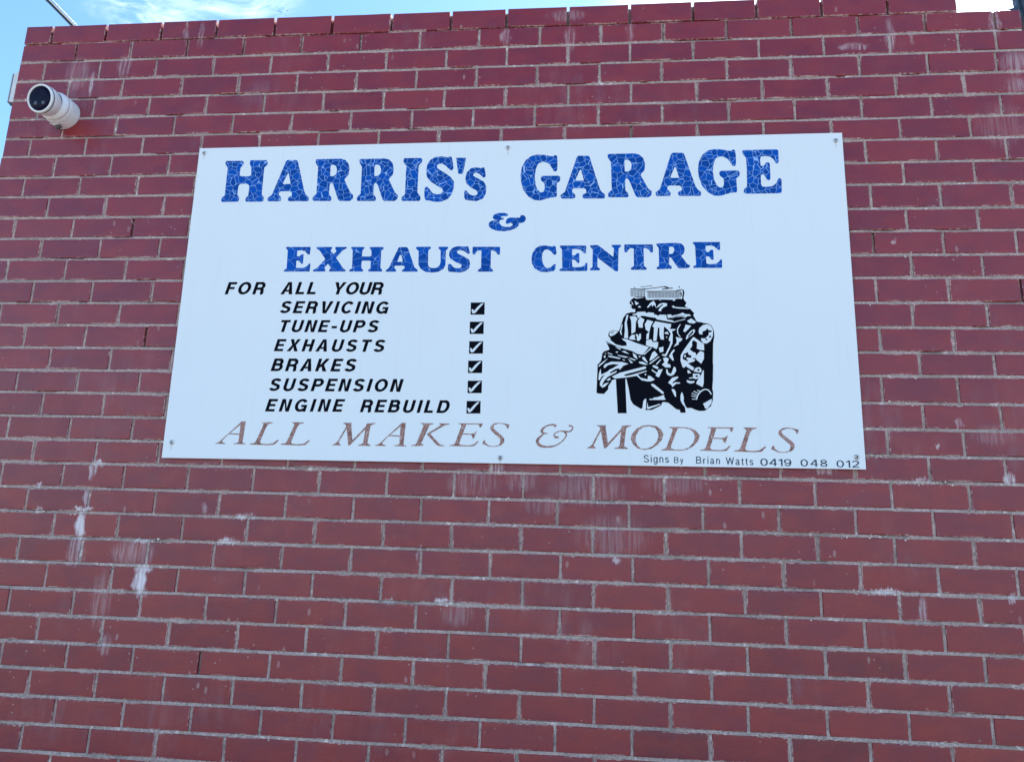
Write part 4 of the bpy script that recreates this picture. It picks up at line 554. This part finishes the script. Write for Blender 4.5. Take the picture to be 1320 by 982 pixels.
# ------------------------------------------------------------------ sign
def fillet(pts, r):
    out = []; n = len(pts)
    for i in range(n):
        a, b, c = Vector(pts[i-1]), Vector(pts[i]), Vector(pts[(i+1) % n])
        d1, d2 = (a-b), (c-b); l1, l2 = d1.length, d2.length
        if l1 < 1 or l2 < 1: continue
        k1, k2 = min(r, l1*.42), min(r, l2*.42)
        p, q = b + d1/l1*k1, b + d2/l2*k2
        for t in (0, .33, .67, 1): out.append(p*(1-t)**2 + b*2*t*(1-t) + q*t*t)
    return out
def shape_mesh(contours, y, th=.0002, grow=0.0):
    """contours in 0.1 mm relative to the sign's centre -> thin flat print at local y"""
    cu = bpy.data.curves.new('shape', 'CURVE'); cu.dimensions = '2D'; cu.fill_mode = 'BOTH'; cu.extrude = th/2; cu.offset = grow
    for c in contours:
        s = cu.splines.new('POLY'); s.points.add(len(c) - 1)
        for p, v in zip(s.points, c): p.co = (v[0]*1e-4, v[1]*1e-4, 0, 1)
        s.use_cyclic_u = True
    o = bpy.data.objects.new('tmp', cu); C.objects.link(o)
    me = bpy.data.meshes.new_from_object(o.evaluated_get(bpy.context.evaluated_depsgraph_get()))
    bpy.data.objects.remove(o); bpy.data.curves.remove(cu)
    me.transform(Matrix.Translation((0, y, 0)) @ Matrix.Rotation(math.pi/2, 4, 'X'))
    return me
def merge(meshes, name, mats, parent, label=None):
    bm = bmesh.new()
    for me, mi in meshes:
        n0 = len(bm.faces); bm.from_mesh(me); bm.faces.ensure_lookup_table()
        for f in bm.faces[n0:]: f.material_index = mi
        bpy.data.meshes.remove(me)
    o = obj(name, bm, mats, parent)
    if label: o['label'] = label
    return o
sign = thing('wall_sign', 'large white garage sign with blue and black lettering screwed to the brick wall', 'sign', (SC.x, -.013, TOP + SC.z))
# panel: thin sheet, corners as measured
bm = bmesh.new()
N1, N2 = 24, 12; K = [Vector((a*1e-4, b*1e-4)) for a, b in CORN]
gridf = []
for j in range(N2+1):
    row = []
    for i in range(N1+1):
        s, t = i/N1, j/N2
        p = (K[0]*(1-s) + K[1]*s)*(1-t) + (K[3]*(1-s) + K[2]*s)*t
        row.append(bm.verts.new((p.x, -.004, p.y)))
    gridf.append(row)
for j in range(N2):
    for i in range(N1): bm.faces.new((gridf[j][i], gridf[j+1][i], gridf[j+1][i+1], gridf[j][i+1]))
bmesh.ops.recalc_face_normals(bm, faces=bm.faces)
r_ = bmesh.ops.extrude_face_region(bm, geom=bm.faces[:])
bmesh.ops.translate(bm, verts=[v for v in r_['geom'] if isinstance(v, bmesh.types.BMVert)], vec=(0, .004, 0))
bmesh.ops.recalc_face_normals(bm, faces=bm.faces)
SCREW_W = [(SC.x + a*1e-4, TOP + SC.z + b*1e-4) for a, b in SCR]
obj('panel', bm, make_sign_mat(), sign)
for a, b in SCR:
    bm = bmesh.new()
    mx = Matrix.Translation((a*1e-4, -.0042, b*1e-4)) @ Matrix.Rotation(math.pi/2, 4, 'X')
    add_lathe(bm, [(.0084, 0), (.0084, .0012), (.0062, .0018), (.0060, .0040), (.0050, .0052), (.0034, .0054), (.0032, .0040), (0, .0040)], mx, 20)
    sc = obj('screw', bm, M_STEEL, sign, True)
    bm = bmesh.new()
    add_lathe(bm, [(.0033, .0042), (.0030, .0047), (0, .0047)], mx, 12)
    obj('screw_socket', bm, M_DARKHOLE, sc)
YP = -.0044
def word(items, r, y=YP):
    out = []; gr = 0.0
    for (nm, dx, dy) in items:
        out.append((shape_mesh([[(p.x+dx, p.y+dy) for p in fillet(c, r)] for c in GL[nm]] if nm != 'amp3' and nm != 'K3' else [[(p.x+dx, p.y+dy) for p in fillet(GL[nm][0], r)]], y, grow=gr), 0))
        if nm in ('amp3', 'K3'):
            for c in GL[nm][1:]: out.append((shape_mesh([[(p.x+dx, p.y+dy) for p in fillet(c, r)]], y - .0001, grow=gr), 0))
    return out
for key, r in (('blue', 26), ('brown', 6)):
    for lab, items in WORDS[key]:
        mt = M_BROWN if key == 'brown' else (M_BLUE2 if ('EXH' in lab or 'CEN' in lab or 'amper' in lab) else M_BLUE)
        merge(word(items, r), 'lettering', [mt], sign, lab)
def arc(cx, cy, rx, ry, a0, a1, n=14):
    return [(cx + rx*math.cos(RAD(a0 + (a1-a0)*i/n)), cy + ry*math.sin(RAD(a0 + (a1-a0)*i/n))) for i in range(n+1)]
def glyph(ch, T):
    """sign painter's sans: (width, [polygons], [centre lines]) in units of the capital height, stroke weight T"""
    a = T/2; b = 1 - a; V = T*1.02
    if ch in 'EFL':
        w = .58 if ch == 'E' else .54
        P = [[(0, 0), (V, 0), (V, 1), (0, 1)]]
        if ch != 'L': P += [[(V, 1-T), (w, 1-T), (w, 1), (V, 1)], [(V, .5-T*.42), (w-.05, .5-T*.42), (w-.05, .5+T*.5), (V, .5+T*.5)]]
        if ch != 'F': P += [[(V, 0), (w, 0), (w, T), (V, T)]]
        return w, P, []
    if ch == 'T': w = .60; return w, [[(0, 1-T), (w, 1-T), (w, 1), (0, 1)], [(w/2-V/2, 0), (w/2+V/2, 0), (w/2+V/2, 1-T), (w/2-V/2, 1-T)]], []
    if ch == 'I': return V, [[(0, 0), (V, 0), (V, 1), (0, 1)]], []
    if ch == 'H': w = .64; return w, [[(0, 0), (V, 0), (V, 1), (0, 1)], [(w-V, 0), (w, 0), (w, 1), (w-V, 1)], [(V, .5-T/2), (w-V, .5-T/2), (w-V, .5+T/2), (V, .5+T/2)]], []
    if ch == 'N': w = .64; return w, [[(0, 0), (V, 0), (V, .72), (w-V*1.1, 0), (w, 0), (w, 1), (w-V, 1), (w-V, .28), (V*1.1, 1), (0, 1)]], []
    if ch == 'A': w = .74; k = V*1.12; return w, [[(0, 0), (k, 0), (.262, .22), (w-.262, .22), (w-k, 0), (w, 0), (w/2+k*.5, 1), (w/2-k*.5, 1)], 'hole', [(.30, .36), (w-.30, .36), (w/2, .80)]] if T > .13 else [[(0, 0), (k, 0), (.20, .28), (w-.20, .28), (w-k, 0), (w, 0), (w/2+k*.5, 1), (w/2-k*.5, 1)], 'hole', [(.235, .38), (w-.235, .38), (w/2, .86)]], []
    if ch == 'V': w = .72; k = V*1.12; return w, [[(0, 1), (k, 1), (w/2, .22), (w-k, 1), (w, 1), (w/2+k*.52, 0), (w/2-k*.52, 0)]], []
    if ch == 'Y': w = .72; k = V*1.15; return w, [[(0, 1), (k, 1), (w/2, .58), (w-k, 1), (w, 1), (w/2+V/2, .40), (w/2+V/2, 0), (w/2-V/2, 0), (w/2-V/2, .40)]], []
    if ch == 'X': w = .72; k = V*1.2; return w, [[(0, 0), (k, 0), (w/2, .36), (w-k, 0), (w, 0), (w/2+k*.52, .51), (w-.03, 1), (w-k-.02, 1), (w/2, .66), (k+.02, 1), (.03, 1), (w/2-k*.52, .51)]], []
    if ch == 'K': w = .70; return w, [[(0, 0), (V, 0), (V, .26), (V+.11, .38), (w-V*1.25, 0), (w, 0), (V+.23, .52), (w-.03, 1), (w-V*1.3, 1), (V, .50), (V, 1), (0, 1)]], []
    if ch == 'W': w = .98; k = V*1.05; return w, [], [[(a*.6, 1), (.27, 0)], [(.23, 0), (w/2, .98)], [(w/2, .98), (w-.23, 0)], [(w-.27, 0), (w-a*.6, 1)]]
    if ch == '-': return .34, [[(0, .32), (.34, .32), (.34, .32+T), (0, .32+T)]], []
    if ch in 'O0':
        w = .78 if ch == 'O' else .60
        c = arc(w/2, .5, w/2-V/2, .5-a+.012, 0, 360, 32); return w, [], [c]
    if ch == 'C': w = .72; return w, [], [arc(w/2+.02, .5, w/2-V/2+.02, .5-a+.012, 38, 322, 26)]
    if ch == 'G':
        w = .76; return w, [[(w-V*.9, 0), (w, 0), (w, .54), (w*.52, .54), (w*.52, .54-T*.9), (w-V*.9, .54-T*.9)]], [arc(w/2+.01, .5, w/2-V/2+.01, .5-a+.012, 38, 318, 26)]
    if ch == 'S' or ch == 's':
        k = 1 if ch == 'S' else .72; w = .66*k
        pts = arc(w/2, .5*k+(.25*k-a/2), w/2-V/2-.01, .25*k-a/2+.006, 22, 200, 12)
        pts = arc(w/2+.0, (.745)*k, w/2-V*.5-.015, .255*k-a+.006, 15, 180, 10) 
        c1 = pts[-1]
        pts += [(w*.22, .60*k), (w*.42, .535*k), (w*.60, .485*k), (w*.80, .41*k)]
        pts += arc(w/2, .272*k, w/2-V*.5, .272*k-a+.006, 0, -165, 10)
        return w, [], [pts]
    if ch == 'U': w = .66; return w, [], [[(V/2, 1)] + arc(w/2, w/2-V/2+a-.02, w/2-V/2, w/2-V/2, 180, 360, 16) + [(w-V/2, 1)]]
    if ch in 'PRB':
        w = .66; r = (1-T-.46)/2 + a*.2
        y1 = .46
        L_ = [[(V, b)] + [(w-.28, b)] + arc(w-.28-.0, (b+y1+.0)/2, .28-V/2, (b-y1)/2, 90, -90, 14) + [(V, y1)]]
        P = [[(0, 0), (V, 0), (V, 1), (0, 1)]]
        if ch == 'R': L_.append([(w-.27, y1), (w-.15, y1-.05), (w-.105, y1-.16), (w-.10, y1-.30), (w-.075, .045), (w-.05, 0)])
        if ch == 'B': L_[0] = [(V, b), (w-.28, b)] + arc(w-.28, (b+.53)/2, .25-V/2, (b-.53)/2, 90, -90, 12) + [(V, .53)]; L_.append([(V, .525), (w-.26, .525)] + arc(w-.26, (a+.525)/2, .28-V/2, (.525-a)/2, 90, -90, 12) + [(V, a)])
        return w, P, L_
    if ch == 'D': w = .70; return w, [[(0, 0), (V, 0), (V, 1), (0, 1)]], [[(V, b), (w-.34, b)] + arc(w-.34, .5, .34-V/2, .5-a, 90, -90, 18) + [(V, a)]]
    if ch == 'i': return V, [[(0, 0), (V, 0), (V, .72), (0, .72)], [(0, .86), (V, .86), (V, 1), (0, 1)]], []
    if ch == 'g': w = .52; return w, [[(w-V, .05), (w, .05), (w, .72), (w-V, .72)]], [arc(w/2-.01, .37, w/2-V/2, .37-a, 0, 360, 22), [(w-V/2, .05)] + arc(w/2-.01, 0, w/2-V/2, .22, -10, -160, 10)]
    if ch == 'n': w = .48; return w, [[(0, 0), (V, 0), (V, .72), (0, .72)]], [arc(w/2, .42, w/2-V/2, .31-a*.4, 180, 0, 12) + [(w-V/2, 0)]]
    if ch == 'r': w = .30; return w, [[(0, 0), (V, 0), (V, .72), (0, .72)]], [arc(.26, .36, .26-V/2, .34-a*.3, 180, 88, 8)]
    if ch == 'a': w = .50; return w, [], [arc(w/2-.03, .50, w/2-V/2-.02, .24-a*.4, 165, 0, 10) + [(w-V/2-.05, .08), (w-.01, .03)], [(w-V/2-.05, .40), (w*.45, .36)] + arc(w*.34, .20, .34*w-V/2+.02, .20-a*.6, 100, 300, 10) + [(w-V/2-.06, .18)]]
    if ch == 't': w = .28; return w, [[(0, .63), (w, .63), (w, .72), (0, .72)]], [[(w*.45, .92), (w*.45, .16), (w*.55, .06), (w, .055)]]
    if ch == 'y': w = .48; return w, [], [[(a*.7, .72), (w/2+.01, .06)], [(w-a*.7, .72), (w/2, .0), (w/2-.06, -.14), (w/2-.14, -.20), (.04, -.20)]]
    if ch == '4': w = .60; return w, [[(w-.20, 0), (w-.20+V, 0), (w-.20+V, 1), (w-.20, 1)], [(0, .24), (w, .24), (w, .24+T), (0, .24+T)]], [[(.04, .28), (w-.17, .97)]]
    if ch == '1': w = .34; return w, [[(w-V, 0), (w, 0), (w, 1), (w-V, 1)]], [[(.02, .76), (w*.45, .82), (w-V*.5, .98)]]
    if ch == '9': w = .58; return w, [], [arc(w/2, .67, w/2-V/2, .33-a, 0, 360, 22), [(w-V/2, .67)] + arc(w/2, .5, w/2-V/2, .5-a, 0, -150, 14)]
    if ch == '8': w = .58; return w, [], [arc(w/2, .755, w/2-V/2-.03, .245-a, 0, 360, 20), arc(w/2, .27, w/2-V/2, .27-a, 0, 360, 20)]
    if ch == '2': w = .58; return w, [[(0, 0), (w, 0), (w, T), (0, T)]], [arc(w/2, .70, w/2-V/2, .30-a, 170, -20, 14) + [(w*.62, .36), (w*.25, .20), (.07, .05)]]
    return .3, [], []
def line_mesh(pts, T):
    n = len(pts); vs = []; P = [Vector(p) for p in pts]
    closed = (P[0]-P[-1]).length < 1e-4
    for i in range(n):
        if closed and i in (0, n-1): d = (P[1]-P[n-2]).normalized()
        else:
            d1 = (P[i]-P[i-1]).normalized() if i else None; d2 = (P[i+1]-P[i]).normalized() if i < n-1 else None
            d = ((d1 or d2) + (d2 or d1)).normalized()
        k = 1.0
        if not closed and 0 < i < n-1: k = min(1/max(d.dot((P[i]-P[i-1]).normalized()), .6), 1.4)
        nn = Vector((-d.y, d.x))*T/2*k; vs += [P[i]+nn, P[i]-nn]
    return vs, [(2*i, 2*i+1, 2*i+3, 2*i+2) for i in range(n-1)]
def text(body, xl, yl, xr, yr, cap, kind):
    T, shear, XS = (.195, .235, 1.28) if kind == 0 else (.115, 0.0, (1.72 if body[0] == '0' else 1.08))
    gl = [glyph(c, T) for c in body]
    tot = sum(g[0] for g in gl)*XS*cap + shear*cap*(.8 if kind == 0 else 0)
    gap = (xr - xl - tot)/(len(body)-1)
    rot = math.atan2(yr - yl, xr - xl); out = []; X = xl; layer = 0
    def tr(p): return ((X + (p[0]*XS + shear*p[1])*cap)*1e-4, (yl + p[1]*cap + (X - xl)*math.tan(rot))*1e-4)
    for (w_, P, Ls) in gl:
        i = 0
        while i < len(P):
            cs = [P[i]]
            if i+1 < len(P) and P[i+1] == 'hole': cs.append(P[i+2]); i += 2
            i += 1
            layer += 1
            out.append(shape_mesh([[(q[0]*1e4, q[1]*1e4) for q in map(tr, fillet([(u*1e3, v*1e3) for u, v in c], 14) and [(u*1e-3, v*1e-3) for u, v in fillet([(u*1e3, v*1e3) for u, v in c], 14)])] for c in cs], YP - .00003*(layer % 5), .0001))
        for l in Ls:
            layer += 1
            vs, fs = line_mesh(l, T)
            me = bpy.data.meshes.new('l'); y = YP - .0001 - .00003*(layer % 5)
            me.from_pydata([(q[0], y, q[1]) for q in map(tr, vs)], [], fs); out.append(me)
        X += w_*XS*cap + gap
    return out
for tx_ in TXT:
    small = tx_[6] == 1
    merge([(m_, 0) for m_ in text(*tx_)], 'lettering', [M_SLATE if small else M_BLACK], sign, ('small slate ' if small else 'black slanted ') + 'lettering ' + tx_[0])
for bx, tk in BOXES:
    b_ = merge([(shape_mesh([bx], YP), 0)], 'check_box', [M_BLACK], sign)
    merge([(shape_mesh([fillet(tk, 8)], YP - .0005), 0)], 'tick', [M_PRINTW], b_)
ms = []
for l, c in ENG:
    c2 = fillet(c, 9 if len(c) > 4 else 2)
    if len(c2) >= 3: ms.append((shape_mesh([c2], YP - l*.0004 - .00001*(len(ms) % 17)), l % 2))
merge(ms, 'engine_picture', [M_BLACK, M_PRINTW], sign, 'black and white drawing of a car engine')

# ------------------------------------------------------------------ security camera
cx, cz = .128, TOP - .428
scam = thing('security_camera', 'white turret security camera with black lens face on the wall near its top left corner', 'camera', (cx, 0, cz))
Rm = Matrix.Rotation(math.pi/2, 4, 'X')      # local +z -> -y (out of the wall)
bm = bmesh.new()
add_lathe(bm, [(0, .0), (.062, .0), (.0625, .004), (.0615, .050), (.060, .058), (.0585, .060), (.0600, .062), (.0600, .070), (.0575, .076), (.050, .084), (.046, .090), (.043, .093), (0, .093)], Rm, 56)
obj('mounting_base', bm, M_CAMW, scam, True)
tilt = Matrix.Translation((0, -.080, 0)) @ Matrix.Rotation(RAD(12), 4, 'X') @ Matrix.Rotation(RAD(-4), 4, 'Z')
bm = bmesh.new()
add_lathe(bm, [(0, .0), (.040, .002), (.049, .010), (.0545, .022), (.0575, .036), (.0580, .052), (.0574, .0555), (.0555, .056), (.0555, .058), (.0574, .0585), (.0566, .0640), (.0545, .0670), (.0505, .0678), (.0492, .0630), (0, .0630)], tilt @ Rm, 56)
hd = obj('camera_head', bm, M_CAMW, scam, True)
bm = bmesh.new()
add_lathe(bm, [(.0488, .0633), (.0470, .0646), (.033, .0662), (0, .0670)], tilt @ Rm, 48)
obj('lens_face', bm, M_GLASS, hd, True)
bm = bmesh.new()
add_lathe(bm, [(.0560, .0545), (.0581, .0552), (.0583, .0570), (.0581, .0588), (.0560, .0595)], tilt @ Rm, 56)
obj('rubber_seal', bm, M_CAMG, hd, True)
for sx_ in (-.017, .016):
    bm = bmesh.new()
    add_lathe(bm, [(.0085, .0655), (.0080, .0668), (.0045, .0674), (0, .0675)], tilt @ Rm @ Matrix.Translation((sx_, -.018, 0)), 20)
    o = obj('infrared_lamp', bm, simple('lamp_lens', (.045, .04, .08), .2, var=.0), hd, True)
bm = bmesh.new()
add_lathe(bm, [(.047, .088), (.0485, .092), (.047, .096), (.040, .097)], Rm, 48)
obj('rubber_seal', bm, M_CAMG, scam, True)
bm = bmesh.new()
add_lathe(bm, [(0, 0), (.013, 0), (.013, .008), (.0085, .010), (.0085, .016), (0, .016)], Matrix.Translation((-.002, -.030, -.060)) @ Matrix.Rotation(math.pi, 4, 'X'), 18)
obj('conduit_plug', bm, M_CAMG, scam, True)
bm = bmesh.new()
add_tube(bm, [(-.026, -.030, -.0570), (-.022, -.046, -.0640), (-.006, -.052, -.0690), (.010, -.048, -.0670), (.014, -.038, -.0610)], .0026, 8)
obj('plug_strap', bm, M_CAMW, scam, True)

# ------------------------------------------------------------------ box on the side wall
bx = thing('junction_box', 'small white box fixed round the left corner on the side wall', 'box', (XL - .001, .02, TOP - .275))
bm = bmesh.new(); add_box(bm, -.036, -.0008, 0, .085, -.068, .068, .004, 2)
obj('box_body', bm, M_BOXW, bx)
bm = bmesh.new(); add_box(bm, -.041, -.0366, -.002, .087, -.072, .064, .0015, 1)
obj('lid', bm, simple('grey_lid', (.34, .35, .37), .5), bx)
bm = bmesh.new(); add_box(bm, -.030, -.002, .006, .050, .0685, .080, .002, 1)
obj('cable_entry', bm, M_BOXW, bx)
bm = bmesh.new(); add_box(bm, -.034, -.002, .004, .080, -.080, -.0685, .002, 1)
obj('bottom_hood', bm, M_GUTTER, bx)

# ------------------------------------------------------------------ aerial pole standing on the roof, leaning out over the corner
pole = thing('aerial_pole', 'thin silver pole with a black cable rising behind the top left corner', 'pole', POLE_A)
A = Vector(POLE_A); B = Vector(POLE_B)
bm = bmesh.new(); add_tube(bm, [Vector((0, 0, 0)), B - A], .0085, 16)
obj('tube', bm, M_ALU, pole, True)
bm = bmesh.new()
off = Vector((-.013, -.006, -.004)); pts = []
for i in range(15):
    t = i/14; pts.append((B - A)*t + off + Vector((math.sin(t*9)*.003, 0, math.cos(t*7)*.002)))
add_tube(bm, pts, .0055, 8)
obj('cable', bm, M_CABLE, pole, True)
bm = bmesh.new(); add_box(bm, -.05, .05, -.05, .05, -.012, .004, .003)
obj('foot_plate', bm, M_STEEL, pole)

# ------------------------------------------------------------------ gutter end at the far right
gt = thing('gutter', 'dark blue grey metal gutter whose end shows at the top right corner of the wall', 'gutter', (GUT_X + .006, .0, TOP - 2*CH))
bm = bmesh.new()
prof = [(.0, .001), (.05, .001), (.05, .19), (.045, .20), (.01, .20), (.0, .185)]
x0_, x1_ = .0, XR - GUT_X - .01
va = [bm.verts.new((x0_ + (.012 if z < .05 else 0), .004 + y, z)) for y, z in prof]; vb = [bm.verts.new((x1_, .004 + y, z)) for y, z in prof]
for i in range(len(prof)):
    j = (i+1) % len(prof); bm.faces.new((va[i], va[j], vb[j], vb[i]))
bm.faces.new(va[::-1]); bm.faces.new(vb); bmesh.ops.recalc_face_normals(bm, faces=bm.faces)
bmesh.ops.bevel(bm, geom=bm.edges[:], offset=.004, segments=2, affect='EDGES')
obj('trough', bm, M_GUTTER, gt)
bm = bmesh.new()
lip = [(-.046, .0925), (-.020, .100), (-.008, .112), (-.004, .135), (-.012, .150), (-.004, .165), (.002, .20), (.002, .085), (-.020, .088)]
va = [bm.verts.new((x, .010, z)) for x, z in lip]; vb = [bm.verts.new((x, .022, z)) for x, z in lip]
for i in range(len(lip)):
    j = (i+1) % len(lip); bm.faces.new((va[i], va[j], vb[j], vb[i]))
bm.faces.new(va[::-1]); bm.faces.new(vb); bmesh.ops.recalc_face_normals(bm, faces=bm.faces)
bmesh.ops.triangulate(bm, faces=bm.faces)
obj('flashing', bm, M_GUTTER, gt)

# ------------------------------------------------------------------ birds high behind the wall
def bird(u, v, dist, span, rz, label):
    d = (right*((u - 660)/981.3) + down*((v - 491)/981.3) + fwd)
    P = camP + d.normalized()*dist
    t = thing('bird', label, 'bird', P, 'birds flying above the wall'); t.rotation_euler = (0, 0, rz)
    bm = bmesh.new()
    prof = [(0, -.5), (.05, -.42), (.10, -.2), (.12, .05), (.09, .28), (.07, .36), (.055, .46), (0, .55)]
    add_lathe(bm, [(r*span*.62, z*span*.62) for r, z in prof], Matrix.Rotation(math.pi/2, 4, 'X'), 10)
    obj('body', bm, M_BIRD, t, True)
    for s in (-1, 1):
        bm = bmesh.new()
        st = [(0.04, .10, -.12, .02), (.22, .14, -.10, .10), (.40, .06, -.10, .09), (.50, -.06, -.10, .04)]
        top = []; bot = []
        for x, ya, yb, z in st:
            top.append((bm.verts.new((s*x*span, -ya*span, z*span + .004)), bm.verts.new((s*x*span, -yb*span, z*span + .004))))
            bot.append((bm.verts.new((s*x*span, -ya*span, z*span)), bm.verts.new((s*x*span, -yb*span, z*span))))
        for i in range(3):
            bm.faces.new((top[i][0], top[i+1][0], top[i+1][1], top[i][1])); bm.faces.new((bot[i][0], bot[i][1], bot[i+1][1], bot[i+1][0]))
            bm.faces.new((top[i][0], bot[i][0], bot[i+1][0], top[i+1][0])); bm.faces.new((top[i][1], top[i+1][1], bot[i+1][1], bot[i][1]))
        bm.faces.new((top[0][0], top[0][1], bot[0][1], bot[0][0])); bm.faces.new((top[3][1], top[3][0], bot[3][0], bot[3][1]))
        bmesh.ops.recalc_face_normals(bm, faces=bm.faces)
        obj('wing', bm, M_BIRD, t)
bird(359.5, 15.2, 60, .16, .4, 'tiny dark bird in the sky, leftmost of the small flock above the wall')
bird(362.2, 16.4, 60, .15, 1.2, 'tiny dark bird just right of the leftmost one of the flock')
bird(370.4, 14.5, 60, .15, 2.0, 'tiny dark bird, highest and rightmost of the small flock')
bird(368.6, 20.0, 62, .11, .9, 'tiny faint bird, lowest of the flock, close above the wall top')
